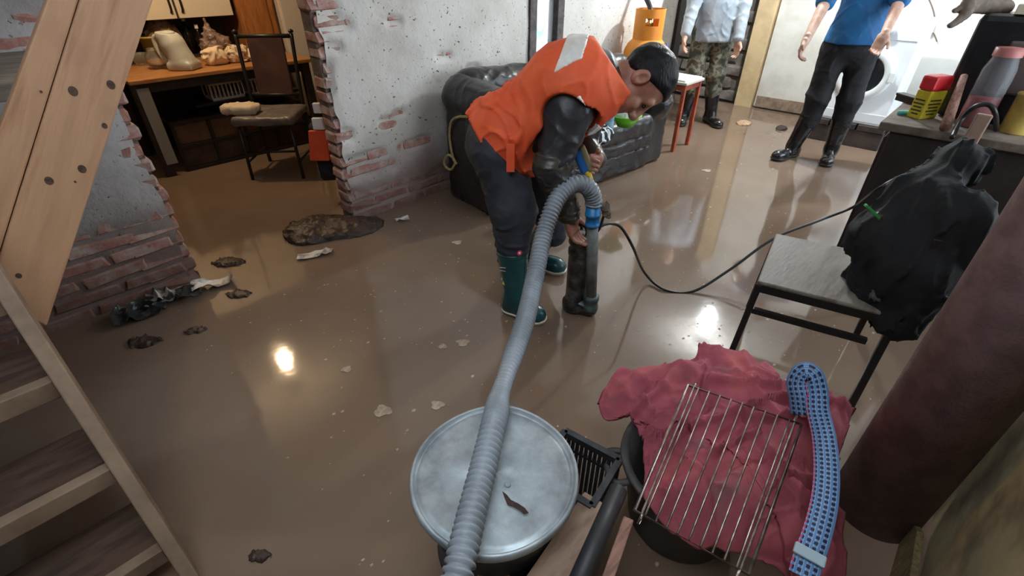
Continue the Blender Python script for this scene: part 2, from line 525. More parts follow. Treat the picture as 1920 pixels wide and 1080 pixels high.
def field_back(X, Z):
    base = 0.85 + 0 * X
    base = base - 1.6 * np.clip((0.24 - Z) / 0.14, 0, 1)
    base = base - 0.62 * np.exp(-((X - 1.39) / 0.055) ** 2)
    for p, w, h, dpt in _dips:
        base = base - dpt * np.exp(-((X - p.x) / w) ** 4 - ((Z - p.z) / h) ** 4)
    n = noise2(X, Z, 9.0, 3)
    return 0.011 * np.clip(1.7 * (base + 0.55 * n), -.45, 1.3) + 0.002 * noise2(X, Z, 40, 9)
def jag_back(X, Z):
    w = np.exp(-((X - 1.39) / 0.06) ** 2)
    return w * (0.03 * noise2(Z * 0 + 1.3, Z, 16, 5) + 0.012)
plaster_sheet('plaster', 1.39, 5.48, 1.75, WALL_Y, field_back, PLASTER, wall_back, hole=(3.09, 3.50, .72, 1.95), jag=jag_back)
MB().bb(1.38, 3.09, WALL_Y - .008, WALL_Y + .02, 1.74, 2.5).bb(3.5, 5.48, WALL_Y - .008, WALL_Y + .02, 1.74, 2.5).build('upper_plaster', PLASTER, wall_back)
bm_full = brick_meshes(BL - .015, .10, BH, 3, 1)
bm_head = brick_meshes(.125, .235, BH, 3, 2)
def lay_courses(parent, m, X0, X1, field, zmax, Yf, seed, hole=None, thr=0.002):
    rs = random.Random(seed)
    k = 0
    for c in range(int(zmax / CS)):
        z = c * CS + BH / 2 - .012
        x = X0 + (0 if c % 2 == 0 else -BL / 2)
        while x < X1:
            a, bnd = max(x, X0), min(x + BL, X1)
            if bnd - a > .1:
                xx, zz = np.meshgrid(np.linspace(a, bnd, 7), np.linspace(z - BH / 2, z + BH / 2, 3))
                if field(xx, zz).min() < thr and not (hole and hole[0] < a < hole[1] and hole[2] < z < hole[3]):
                    if bnd - a > BL * .8:
                        lay(rs.choice(bm_full), m, parent, (x + BL / 2, Yf + .05 - .003 + rs.uniform(-.004, .003), z)); k += 1
            x += BL
    return k
nb1 = lay_courses(wall_back, BRICK, 1.41, 5.3, field_back, 1.55, WALL_Y, 4, hole=(2.9, 3.5, .6, 2))
# broken wall end: headers and stretchers showing in the reveal of the opening
for c in range(20):
    z = c * CS + BH / 2 - .012
    j = random.uniform(-.02, .02)
    for yy in (WALL_Y + .066,):
        me = random.choice(bm_head)
        lay(me, BRICK, wall_back, (1.492 + j * .5 + random.uniform(-.006, .006), yy - .002, z), math.pi / 2)

# ---- short broken stub of the same wall, left of the opening
wall_stub = MB().bb(-1.5, .41, WALL_Y + .02, WALL_Y + .125, -.1, 2.5).build('wall_left', CONCRETE, world=False); tag(wall_stub, kind='structure')
def field_stub(X, Z):
    base = 0.27 + 0 * X - 2.2 * np.clip((0.42 - Z) / 0.2, 0, 1) - 0.5 * np.clip((X - .30) / .1, 0, 1)
    n = noise2(X, Z, 7.0, 13)
    return 0.012 * np.clip(1.5 * (base + 0.75 * n), -.35, 1.2) + 0.003 * noise2(X, Z, 38, 19)
def jag_stub(X, Z):
    w = np.exp(-((X - .40) / 0.08) ** 2)
    return w * (0.035 * noise2(Z * 0 + .3, Z, 14, 15) - 0.0)
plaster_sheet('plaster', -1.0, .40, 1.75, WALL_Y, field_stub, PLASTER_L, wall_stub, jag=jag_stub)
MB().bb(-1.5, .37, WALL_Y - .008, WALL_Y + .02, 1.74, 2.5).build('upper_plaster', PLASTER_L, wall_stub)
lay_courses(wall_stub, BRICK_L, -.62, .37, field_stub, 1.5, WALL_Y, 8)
for c in range(20):
    z = c * CS + BH / 2 - .012
    j = random.uniform(-.03, .03)
    for yy in (WALL_Y + .066,):
        lay(random.choice(bm_head), BRICK_L, wall_stub, (.305 + j * .6 + random.uniform(-.006, .006), yy - .004, z), math.pi / 2)

# ---- narrow window in the plastered wall
FRAME_DK = mat('weathered_dark_wood', srgb(92, 86, 84), 0.7, color2=srgb(70, 64, 62), scale=20, bump=0.2)
win = thing('window_1', None, None, (3.295, WALL_Y, .72), kind='structure')
fr = MB().bb(3.09, 3.17, WALL_Y - .03, WALL_Y + .08, .72, 1.95).bb(3.42, 3.50, WALL_Y - .03, WALL_Y + .08, .72, 1.95).bb(3.17, 3.42, WALL_Y - .03, WALL_Y + .08, .72, .79).bb(3.17, 3.42, WALL_Y - .03, WALL_Y + .08, 1.88, 1.95)
fr.build('window_frame', FRAME_DK, win, bevel=.004)
m, nt, b = nodes_of('frosted_pane')
geo = nt.nodes.new('ShaderNodeNewGeometry').outputs['Position']
nt.links.new(ramp(nt, nz(nt, geo, 9, 4), [(0.56, srgb(246, 248, 250)), (0.62, srgb(150, 206, 222))]), b.inputs['Base Color'])
b.inputs['Transmission Weight'].default_value = 0.75; b.inputs['Roughness'].default_value = 0.5; b.inputs['IOR'].default_value = 1.1
MB().bb(3.17, 3.42, WALL_Y + .02, WALL_Y + .026, .79, 1.88).build('pane', m, win)

# ---- far end of the room
FAR_X = 6.45
tag(MB().bb(FAR_X, FAR_X + .15, -1.3, 2.12, -.1, 2.5).build('wall_far', WHITEWALL, world=False), kind='structure')
STONE = mat('rough_grey_masonry', srgb(136, 128, 120), 0.95, color2=srgb(92, 84, 78), scale=4, bump=1.0, bscale=14)
wall_st = MB().bb(FAR_X + .06, FAR_X + .2, 2.3, 4.4, -.1, 2.5).build('wall_passage', STONE, world=False); tag(wall_st, kind='structure')
rs = random.Random(3)
stone_me = []
for k in range(4):
    bm = bmesh.new(); bmesh.ops.create_cube(bm, size=1); bmesh.ops.scale(bm, vec=(.06, .27, .13), verts=bm.verts)
    bmesh.ops.bevel(bm, geom=bm.edges[:], offset=0.022, segments=1, affect='EDGES')
    for v in bm.verts: v.co += Vector((rs.uniform(-.006, .006), rs.uniform(-.016, .016), rs.uniform(-.012, .012)))
    me = bpy.data.meshes.new('stone'); bm.to_mesh(me); bm.free(); me.materials.append(STONE); stone_me.append(me)
for c in range(11):
    for i in range(6):
        y = 2.44 + i * .29 + (c % 2) * .14
        if y > 4.2: continue
        o = bpy.data.objects.new('stone', stone_me[(c * 7 + i * 3) % 4]); col.objects.link(o); o.parent = wall_st
        o.location = (FAR_X + .055 + rs.uniform(-.012, .012), y, .06 + c * .145); o.rotation_euler = (rs.uniform(-.04, .04), 0, 0)
tag(MB().bb(5.5, 6.7, 4.3, 4.4, -.1, 2.5).build('wall_passage_end', DARKWALL, world=False), kind='structure')
tag(MB().bb(5.30, 5.44, WALL_Y + .126, 4.4, -.1, 2.5).build('wall_passage_side', DARKWALL, world=False), kind='structure')
BLACKWOOD = mat('black_painted_wood', srgb(44, 40, 40), 0.5, color2=srgb(32, 29, 29), scale=10, bump=0.15)
tag(MB().bb(5.42, 5.56, WALL_Y - .05, 3.08, -.05, 2.45).build('trim_1', BLACKWOOD, world=False, bevel=.006), kind='structure')
CREAM = mat('cream_painted_frame', srgb(206, 182, 140), 0.5, color2=srgb(190, 166, 128), scale=6)
DOORPAINT = mat('white_door_paint', srgb(214, 212, 204), 0.45, color2=srgb(196, 192, 182), scale=3)
door = thing('door_1', None, None, (FAR_X - .03, 1.8, 0), kind='structure')
MB().bb(FAR_X - .10, FAR_X + .06, 2.10, 2.30, -.05, 2.2).build('door_frame', CREAM, door, bevel=.006)
MB().bb(FAR_X - .06, FAR_X - .005, 1.30, 2.08, .02, 2.1).build('door_leaf', DOORPAINT, door, bevel=.004)
MB().bb(FAR_X - .075, FAR_X - .055, 1.36, 2.06, .02, .14).build('kick_strip', mat('muddied_paint', srgb(120, 100, 84), .7, color2=srgb(150, 132, 112), scale=14), door)

# ---- rest of the shell
# a wide opening in the right-hand wall, out of frame, lets the daylight in
wr = MB().bb(-1.5, WIN[0], -1.30, -1.15, -.1, 2.5).bb(WIN[1], 7.0, -1.30, -1.15, -.1, 2.5).bb(WIN[0], WIN[1], -1.30, -1.15, -.1, WIN[2]).bb(WIN[0], WIN[1], -1.30, -1.15, WIN[3], 2.5)
tag(wr.build('wall_right', DARKWALL, world=False), kind='structure')
win2 = thing('window_2', None, None, ((WIN[0] + WIN[1]) / 2, -1.22, WIN[2]), kind='structure')
wf2 = MB()
for q in range(4):
    xx = WIN[0] + (WIN[1] - WIN[0]) * q / 3
    wf2.bb(xx - .03, xx + .03, -1.27, -1.18, WIN[2], WIN[3])
wf2.bb(WIN[0], WIN[1], -1.27, -1.18, WIN[2], WIN[2] + .06).bb(WIN[0], WIN[1], -1.27, -1.18, WIN[3] - .06, WIN[3]).build('window_frame', FRAME_DK, win2)
tag(MB().bb(-1.65, -1.5, -1.3, 6.5, -.1, 2.5).build('wall_rear', DARKWALL, world=False), kind='structure')
KITCHENWALL = mat('kitchen_wall', srgb(120, 104, 88), 0.8, color2=srgb(100, 86, 74), scale=4)
tag(MB().bb(-1.5, 3.0, 6.12, 6.3, -.1, 2.5).build('wall_kitchen', KITCHENWALL, world=False), kind='structure')
tag(MB().bb(2.85, 3.0, WALL_Y + .126, 6.11, -.1, 2.5).build('wall_kitchen_side', KITCHENWALL, world=False), kind='structure')
# unseen ceiling opening, added to light the drum lid and cloth from above
cl = MB().bb(-1.65, 7.0, -1.3, SKY_GAP[2], 2.5, 2.6).bb(-1.65, 3.0, SKY_GAP[3], 6.3, 2.5, 2.6).bb(3.0, 7.0, SKY_GAP[3], 4.4, 2.5, 2.6).bb(-1.65, SKY_GAP[0], SKY_GAP[2], SKY_GAP[3], 2.5, 2.6).bb(SKY_GAP[1], 7.0, SKY_GAP[2], SKY_GAP[3], 2.5, 2.6)
tag(cl.build('ceiling', ROOFMAT, world=False), kind='structure')

# ---- stained board standing along the right side
m, nt, b = nodes_of('mouldy_board')
geo = nt.nodes.new('ShaderNodeNewGeometry').outputs['Position']
c0 = ramp(nt, nz(nt, geo, 3.2, 6), [(0.35, srgb(128, 120, 90)), (0.5, srgb(172, 156, 118)), (0.68, srgb(176, 130, 86))])
c0 = mix(nt, ramp(nt, nz(nt, geo, 1.6, 5), [(0.5, (0, 0, 0)), (0.62, (.8, .8, .8))]), c0, srgb(84, 88, 70))
nt.links.new(c0, b.inputs['Base Color']); b.inputs['Roughness'].default_value = 0.85
s = MB().bb(-.1, 1.75, -.40, -.375, 0.0, 2.0).build('stained_board', MATS['mouldy_board'], bevel=.002)
tag(s, 'tall stained yellow-brown board standing upright behind the rusty pipe', 'board')
# ================================================================== PEOPLE
SKIN = mat('tan_skin', srgb(172, 122, 102), 0.5, color2=srgb(146, 98, 80), scale=14, bump=0.05, bscale=90)
SKIN_B = mat('pale_tan_skin', srgb(196, 160, 142), 0.5, color2=srgb(176, 136, 118), scale=14, bump=0.05, bscale=90)
HAIR = mat('black_hair', srgb(14, 13, 15), 0.4, color2=srgb(24, 24, 28), scale=60, bump=0.5, bscale=140, stretch=(1, 1, .25), spec=0.25)
EYE = mat('dark_eye', srgb(22, 16, 14), 0.2)

def frame(fwd, up):
    f = Vector(fwd).normalized(); u = Vector(up); u = (u - f * u.dot(f)).normalized(); s_ = f.cross(u)
    return s_, f, u      # side, face forward, crown up

def head_fn(c, fr, k=1.0):
    s_, f, u = fr; c = Vector(c)
    A = [tuple(s_), tuple(f), tuple(u)]
    L = lambda a, b, d: c + (s_ * a + f * b + u * d) * k
    E = lambda a, b, d, r: ell(L(a, b, d), [q * k for q in r], A)
    d = uni(.03 * k, E(0, -.012, .035, (.076, .097, .088)), E(0, .03, -.045, (.062, .066, .07)), cap(L(-.018, .066, -.098), L(.018, .066, -.098), .024 * k))
    d = uni(.012 * k, d, cap(L(-.042, .074, .028), L(.042, .074, .028), .014 * k), cap(L(0, .09, .016), L(0, .113, -.026), .009 * k, .015 * k),
            cap(L(-.016, .104, -.034), L(.016, .104, -.034), .009 * k), E(.042, .066, -.03, (.02, .022, .02)), E(-.042, .066, -.03, (.02, .022, .02)))
    d = uni(.006 * k, d, cap(L(-.021, .084, -.064), L(.021, .084, -.064), .009 * k), cap(L(-.018, .083, -.077), L(.018, .083, -.077), .009 * k))
    d = ssub(.012 * k, d, E(.032, .104, .006, (.015, .018, .011))); d = ssub(.012 * k, d, E(-.032, .104, .006, (.015, .018, .011)))
    ears = uni(.008 * k, sub(E(.079, -.014, -.008, (.011, .024, .035)), E(.090, -.008, -.004, (.009, .014, .022))), sub(E(-.079, -.014, -.008, (.011, .024, .035)), E(-.090, -.008, -.004, (.009, .014, .022))))
    return uni(.006 * k, d, ears), L, E

def hair_fn(L, E, fr, k=1.0):
    s_, f, u = fr
    shell = E(0, -.016, .038, (.084, .106, .096))
    def fn(P):
        d = shell(P) - .004 * wav(P, 90, 5)
        q = P - V3(L(0, 0, 0)); ff = q @ V3(f) / k; uu = q @ V3(u) / k; ss = np.abs(q @ V3(s_)) / k
        line = (ff * 1.0 - uu - .002 + .02 * np.clip(ss / .06, 0, 1)) * k * .7
        return np.maximum(d, line)
    return fn

def eyes(L, parent, k=1.0):
    for sx in (-1, 1):
        soft('eye', ell(L(.031 * sx, .083, .006), (.0075 * k,) * 3), np.array(L(.031 * sx, .083, .006)) - .02, np.array(L(.031 * sx, .083, .006)) + .02, .004, EYE, parent)

def hand_fn(W, d, n, thumb, curl=(0.5, 0.55, 0.6, 0.65), k=1.0, tcurl=.4, spread=.02):
    """palm + five fingers; W wrist, d along the hand, n the way the palm faces, thumb +1/-1 side of d x n"""
    W = Vector(W); d = Vector(d).normalized(); n = Vector(n); n = (n - d * n.dot(d)).normalized(); l = d.cross(n) * thumb
    A = [tuple(l), tuple(d), tuple(n)]
    palm = rbox(W + d * .045 * k, (.040 * k, .050 * k, .015 * k), .013 * k, A)
    parts = [palm, cap(W - d * .02 * k, W + d * .02 * k, .026 * k, .026 * k), ell(W + d * .03 * k + l * .022 * k + n * .01 * k, (.02 * k, .03 * k, .015 * k), A)]
    fl = []
    for off, ln, c in zip((.030, .010, -.010, -.029), (.074, .082, .077, .060), curl):
        p = W + d * (.090 - abs(off) * .1) * k + l * off * k
        dd = (d + l * off * spread * 30 * .1).normalized()
        segs = (ln * .46, ln * .30, ln * .26); r = .0100 * k if ln > .065 else .0088 * k
        for i, sg in enumerate(segs):
            ang = c * (.8, 1.0, .75)[i]
            ax = l * thumb
            dd = (dd * math.cos(ang) + n * math.sin(ang)).normalized() if i == 0 else dd
            if i > 0:
                nn = (n - dd * n.dot(dd)); 
                nn = nn.normalized() if nn.length > 1e-4 else -d
                if fl_prev.dot(nn) < 0: nn = -nn
                dd = (dd * math.cos(ang) + fl_prev * math.sin(ang)).normalized()
            # in-plane perpendicular, continues the curl
            perp = (dd.cross(l)).normalized()
            fl_prev = perp if perp.dot(n) * math.cos(0) >= -1 and (i > 0 and perp.dot(fl_prev) > 0 or i == 0 and perp.dot(n) > 0) else -perp
            q = p + dd * sg * k
            fl.append(cap(p, q, r * (1 - .08 * i), r * (1 - .08 * (i + 1)))); p = q
    tp = W + d * .028 * k + l * .036 * k; td = (d * .75 + l * .6 + n * .25).normalized()
    t2 = tp + td * .036 * k; td2 = (td + n * tcurl + d * .35 - l * .3).normalized(); t3 = t2 + td2 * .030 * k
    fl += [cap(tp, t2, .0125 * k, .0115 * k), cap(t2, t3, .011 * k, .009 * k)]
    def f(P):
        dd_ = uni(.014 * k, *parts)(P)
        for g in fl: dd_ = smin(dd_, g(P), .005 * k)
        return dd_
    return f

def boot(parent, top, ankle, heel, toe, m, sole_m, r_top=.074, name='boot', rim=None):
    top, ankle, heel, toe = map(Vector, (top, ankle, heel, toe))
    fd = (toe - heel); fd.z = 0; L = fd.length; fd.normalize(); sd = fd.cross(UP)
    A = [tuple(fd), tuple(sd), (0, 0, 1)]
    h0 = heel + fd * .035; t0 = toe - fd * .045
    foot = uni(.04, cap(Vector((h0.x, h0.y, .045)), Vector((t0.x, t0.y, .036)), .040, .040), ell(Vector((t0.x, t0.y, .038)) - fd * .015, (.066, .049, .042), A), cap(Vector((h0.x, h0.y, .06)), Vector((ankle.x, ankle.y, .10)), .048, .052))
    shaft = cap(top, ankle, r_top, .056)
    body = uni(.03, foot, shaft)
    cutn = (top - ankle).normalized()
    body = inter(body, half((0, 0, .012), (0, 0, -1)), half(top, cutn))
    body = wrink(body, .002, 34, 3)
    lo, hi = bounds([top, ankle, heel, toe], .1); lo[2] = -.02
    o = soft(name, body, lo, hi, .0075, m, parent)
    sole = inter(grow(foot, .007), half((0, 0, .026), (0, 0, 1)), half((0, 0, .0), (0, 0, -1)))
    soft('sole', sole, lo, (hi[0], hi[1], .05), .006, sole_m, o)
    if rim:
        s1 = inter(grow(cap(top, ankle, r_top, .056), .003), half(top, cutn), half(top - cutn * .022, -cutn))
        soft('top_band', s1, *bounds([top], .11), .006, rim, o)
    return o

# ------------------------------------------------------------------ stooping man in the orange vest
ORANGE = mat('orange_vest_cloth', srgb(226, 84, 46), 0.65, color2=srgb(236, 100, 56), scale=5, bump=0.12, bscale=40)
REFL = mat('white_reflective_band', srgb(238, 236, 232), 0.4, color2=srgb(226, 222, 216), scale=20)
JEANS = mat('dark_navy_denim', srgb(44, 46, 54), 0.85, color2=srgb(58, 60, 68), scale=7, bump=0.25, bscale=120)
JACKET = mat('black_nylon_jacket', srgb(34, 34, 38), 0.42, color2=srgb(46, 46, 50), scale=6, bump=0.15, bscale=30)
CUFF = mat('olive_black_rain_sleeve', srgb(50, 48, 44), 0.35, color2=srgb(66, 62, 54), scale=8, bump=0.2, bscale=25)
TEAL = mat('dark_teal_rubber', srgb(18, 62, 68), 0.32, color2=srgb(26, 78, 82), scale=9, coat=0.2)
SOLE = mat('cream_rubber_sole', srgb(214, 206, 190), 0.6)

G = PF(1000, 560, 1.95); G.z = 0
man = thing('person', 'stooping man in orange vest and teal rubber boots steadying the pump', 'person', G)
J = dict(pelv=PF(948, 262, 2.10), hipn=PF(935, 275, 2.00), hipf=PF(985, 268, 2.20), kneen=PF(962, 395, 1.95), kneef=PF(1026, 360, 2.23),
         btn=PF(961, 468, 1.94), btf=PF(1036, 428, 2.24), waist=PF(1000, 218, 2.09), chest=PF(1062, 168, 2.07), uback=PF(1106, 152, 2.07), neck=PF(1132, 156, 2.05),
         shn=PF(1068, 212, 1.93), shf=PF(1120, 165, 2.24), eln=PF(1032, 318, 1.86), wrn=PF(1066, 402, 1.90), elf=PF(1090, 268, 2.16), wrf=PF(1122, 304, 2.03), head=PF(1199, 154, 2.05))
hd_up = RIGHT * .93 + UP * .12 - FWD * .05
hd_f = -UP * .86 + RIGHT * .12 - FWD * .22
HF = frame(hd_f, hd_up); HK = 1.13
hfn, HL, HE = head_fn(J['head'], HF, HK)
# near hand reaches down onto the pump head, far hand closes round the meter
handn = hand_fn(J['wrn'], PF(1078, 446, 1.89) - J['wrn'], RIGHT * .5 - FWD * .3 - UP * .1, -1, (.35, .4, .45, .5), 1.0)
METER_C = PF(1096, 300, 1.96)
handf = hand_fn(J['wrf'], (PF(1094, 306, 1.94) - J['wrf']), -FWD * .8 - RIGHT * .2 + UP * .1, 1, (.75, .8, .85, .9), .95)
body_fn = uni(.02, cap(J['neck'], HL(0, -.03, -.05), .060, .056), cap(J['pelv'], J['waist'], .10, .10), cap(J['waist'], J['uback'], .10, .12), cap(J['shn'], J['eln'], .04, .038), cap(J['eln'], J['wrn'], .038, .026),
              cap(J['shf'], J['elf'], .04, .038), cap(J['elf'], J['wrf'], .038, .026), cap(J['uback'], J['shn'], .05, .05), cap(J['uback'], J['shf'], .05, .05), cap(J['uback'], J['neck'], .07, .06),
              cap(J['hipn'], J['kneen'], .06, .05), cap(J['hipf'], J['kneef'], .06, .05), cap(J['pelv'], J['hipn'], .08, .07), cap(J['pelv'], J['hipf'], .08, .07))
hfn, handn, handf = near(hfn, J['head'], .17), near(handn, J['wrn'], .21), near(handf, J['wrf'], .21)
full = lambda P: np.minimum(np.minimum(smin(body_fn(P), hfn(P), .012), handn(P)), handf(P))
body = soft('body', full, *bounds([q for q in J.values()], .17), .0048, SKIN, man)
soft('hair', hair_fn(HL, HE, HF, HK), *bounds([J['head']], .17), .006, HAIR, man)
eyes(HL, man, HK)

ax = (J['neck'] - J['pelv']).normalized()
sidev = (J['hipf'] - J['hipn']).normalized(); bellyv = ax.cross(sidev)
if bellyv.z > 0: bellyv = -bellyv
AT = [tuple(ax), tuple((sidev - ax * sidev.dot(ax)).normalized()), tuple(bellyv)]
torso = uni(.06, ell(J['pelv'], (.17, .185, .150), AT), ell(J['waist'] + bellyv * .02, (.20, .185, .155), AT), ell(J['chest'] + bellyv * .01, (.19, .215, .165), AT), ell(J['uback'] + bellyv * .005, (.12, .19, .125), AT))
arm_n = uni(.04, cap(J['shn'], J['eln'], .086, .068)); arm_n = wrink(arm_n, .008, 34, 21, (.6, .6, 1.3))
# trousers
def leg(h, kn, bt, rs_):
    return uni(.05, cap(h, kn, rs_[0], rs_[1]), cap(kn, bt, rs_[1], rs_[2]))
tr = uni(.05, inter(ell(J['pelv'] - ax * .01, (.17, .175, .148), AT), half(J['pelv'] + ax * .07, ax)), leg(J['hipn'], J['kneen'], J['btn'] - UP * .03, (.118, .094, .070)), leg(J['hipf'], J['kneef'], J['btf'] - UP * .03, (.112, .092, .068)))
tr = wrink(tr, .009, 30, 31, (.6, .6, 1.3))
HEM = PF(930, 266, 2.10)
hemn = ((PF(1000, 225, 2.08) - PF(936, 262, 2.10)).normalized() * .9 + bellyv * -.22).normalized()
tr = inter(tr, half(HEM + hemn * .025, hemn))
soft('trousers', tr, *bounds([J[k] for k in ('pelv', 'hipn', 'hipf', 'kneen', 'kneef', 'btn', 'btf')], .2), .009, JEANS, man)
# jacket: sleeves, collar
jk = uni(.03, inter(grow(torso, -.012), half(J['pelv'] + ax * .03, -ax)), arm_n, cap(J['shf'], J['elf'], .085, .066), cap(J['uback'], J['shn'] - ax * .02, .11, .085), cap(J['uback'], J['shf'] - ax * .02, .11, .085), inter(cap(J['uback'], J['neck'] + ax * .075, .115, .074), half(J['neck'] + ax * .065, ax)))
soft('jacket', jk, *bounds([J[k] for k in ('pelv', 'shn', 'shf', 'eln', 'elf', 'neck')], .2), .008, JACKET, man)
sl = wrink(cap(J['eln'] + UP * .02, J['wrn'] + (J['eln'] - J['wrn']) * .04, .069, .050), .011, 46, 41, (.6, .6, 1.3))
soft('sleeve', sl, *bounds([J['eln'], J['wrn']], .1), .007, CUFF, man)
sl2 = wrink(cap(J['elf'], J['wrf'] + (J['elf'] - J['wrf']) * .12, .062, .046), .006, 38, 43)
soft('sleeve', sl2, *bounds([J['elf'], J['wrf']], .1), .008, CUFF, man)
# vest
HEM = PF(930, 266, 2.10)
hemn = (PF(1000, 225, 2.08) - PF(936, 262, 2.10)).normalized() * .9 + bellyv * -.22
armhole = uni(.01, cap(J['shn'] - sidev * .25 + bellyv * .03, J['shn'] + sidev * .0 + bellyv * .02, .100, .082), cap(J['shn'] + bellyv * .05, J['eln'], .10, .12))
armhole_f = uni(.01, cap(J['shf'] + sidev * .25 + bellyv * .02, J['shf'] + bellyv * .02, .10, .085))
vest_solid = uni(.05, grow(torso, .016), ell(J['pelv'] + ax * .02, (.17, .20, .176), AT), cap(J['uback'], J['shn'] + ax * .0 - bellyv * .02 + sidev * .03, .115, .095), cap(J['uback'], J['shf'] - bellyv * .02 - sidev * .03, .115, .095), cap(J['uback'], J['neck'] + ax * .05, .135, .098))
def vest_f(P):
    d = vest_solid(P)
    w = wav(P, 22, 51); q = np.clip(((P - V3(HEM)) @ V3(ax)) / .35, 0, 1)
    w2 = wav(P, 40, 52, 1.2); d = d - (.015 * crease(w, .12) * (.6 + .8 * w2) + .009 * crease(w2, .11) + .005 * w) * (1.15 - .75 * q)
    return d
vest = sub(inter(vest_f, half(HEM, -hemn), half(J['neck'] + ax * .065 , ax * .95 - bellyv * .15)), armhole, armhole_f)
vlo, vhi = bounds([J[k] for k in ('pelv', 'shn', 'shf', 'neck')], .26)
vo = soft('vest', vest, vlo, vhi, .0075, ORANGE, man)
bd = (PF(1094, 85, 2.07) - PF(1046, 158, 2.0)).normalized(); bn_ = bd.cross(ray(1070, 121)[0].normalized()).normalized(); bc = PF(1079, 119, 2.04)
def plane_px(p1, p2, keep):
    """plane holding the sight lines of two pixels; keeps the side of a third"""
    n = ray(*p1)[0].normalized().cross(ray(*p2)[0].normalized()).normalized()
    if n.dot(ray(*keep)[0]) > 0: n = -n
    return half((0, 0, CAM_H), n)
band = inter(sub(inter(grow(vest_f, .0045), plane_px((1058, 82), (1030, 157), (1070, 120)), plane_px((1100, 82), (1078, 157), (1070, 120)), plane_px((1030, 156), (1085, 152), (1070, 120))), armhole, armhole_f), half(J['chest'] - bellyv * .02, bellyv))
soft('reflective_band', band, vlo, vhi, .007, REFL, vo)
fb = PF(1106, 232, 1.97)
band2 = inter(sub(inter(grow(vest_f, .0045), half(fb - ax * .03, -ax), half(fb + ax * .03, ax)), armhole, armhole_f), half(J['chest'] + bellyv * .09, -bellyv))
soft('reflective_band', band2, vlo, vhi, .007, REFL, vo)
tb = PF(957, 270, 1.845)
MB().bar(tb, PF(957, 322, 1.845), .006, .032, up=RIGHT).build('strap_tab', ORANGE, vo)
# boots
hn, tn = PZ(948, 580), PZ(1018, 606)
bn = boot(man, J['btn'], (hn + (tn - hn) * .26) + UP * .10, hn, tn, TEAL, SOLE, rim=TEAL)
hf_, tf_ = PZ(1012, 499), PZ(1056, 514)
hf_ = tf_ + (hf_ - tf_).normalized() * .27
boot(man, J['btf'], (hf_ + (tf_ - hf_) * .26) + UP * .10, hf_, tf_, TEAL, SOLE, rim=TEAL)
# printed marks on the near boot shaft
def disc_on(parent, name, c, n, r, m, th=.002, seg=20, inner=None):
    n = Vector(n).normalized(); a = n.orthogonal().normalized(); b_ = n.cross(a)
    M = Matrix((a, b_, n)).transposed()
    mb = MB()
    if inner: mb.lathe([(inner, 0), (r, 0), (r, th), (inner, th), (inner, 0)], c, seg, M, cap=False)
    else: mb.lathe([(r, 0), (r, th)], c, seg, M)
    return mb.build(name, m, parent)
axb = (J['btn'] - ((hn + (tn - hn) * .26) + UP * .10)).normalized()
def on_shaft(x, y, D=1.94):
    p = PF(x, y, D); anc = (hn + (tn - hn) * .26) + UP * .10
    t = (p - anc).dot(axb); c = anc + axb * t; rr = .056 + (.074 - .056) * max(0, min(1, t / (J['btn'] - anc).length)) + .0035
    d = ray(x, y)[0].normalized(); o0 = Vector((0, 0, CAM_H)) - c
    # ray/cylinder hit
    dp = d - axb * d.dot(axb); op = o0 - axb * o0.dot(axb)
    A_, B_, C_ = dp.dot(dp), 2 * dp.dot(op), op.dot(op) - rr * rr
    tt = (-B_ - math.sqrt(max(B_ * B_ - 4 * A_ * C_, 0))) / (2 * A_); h = Vector((0, 0, CAM_H)) + d * tt
    nn = (h - c); nn = (nn - axb * nn.dot(axb)).normalized(); return h, nn
h, nn = on_shaft(974, 474); disc_on(bn, 'round_mark', h, nn, .012, mat('pink_mark', srgb(214, 60, 90), .5), inner=.006); disc_on(bn, 'round_mark', h, nn, .005, MATS['white_reflective_band'])
h, nn = on_shaft(944, 530)
a_ = nn.cross(axb).normalized()
MB().prism([h - a_ * .009 - axb * .010, h + a_ * .009 - axb * .010, h + axb * .010], nn * .0015).build('triangle_mark', mat('green_yellow_mark', srgb(196, 210, 80), .5), bn)
for dy in (502, 508):
    h, nn = on_shaft(943, dy); a_ = nn.cross(axb).normalized()
    MB().bar(h - a_ * .018 + axb * .004, h + a_ * .018 - axb * .004, .0015, .002, up=axb).build('printed_line', REFL, bn)

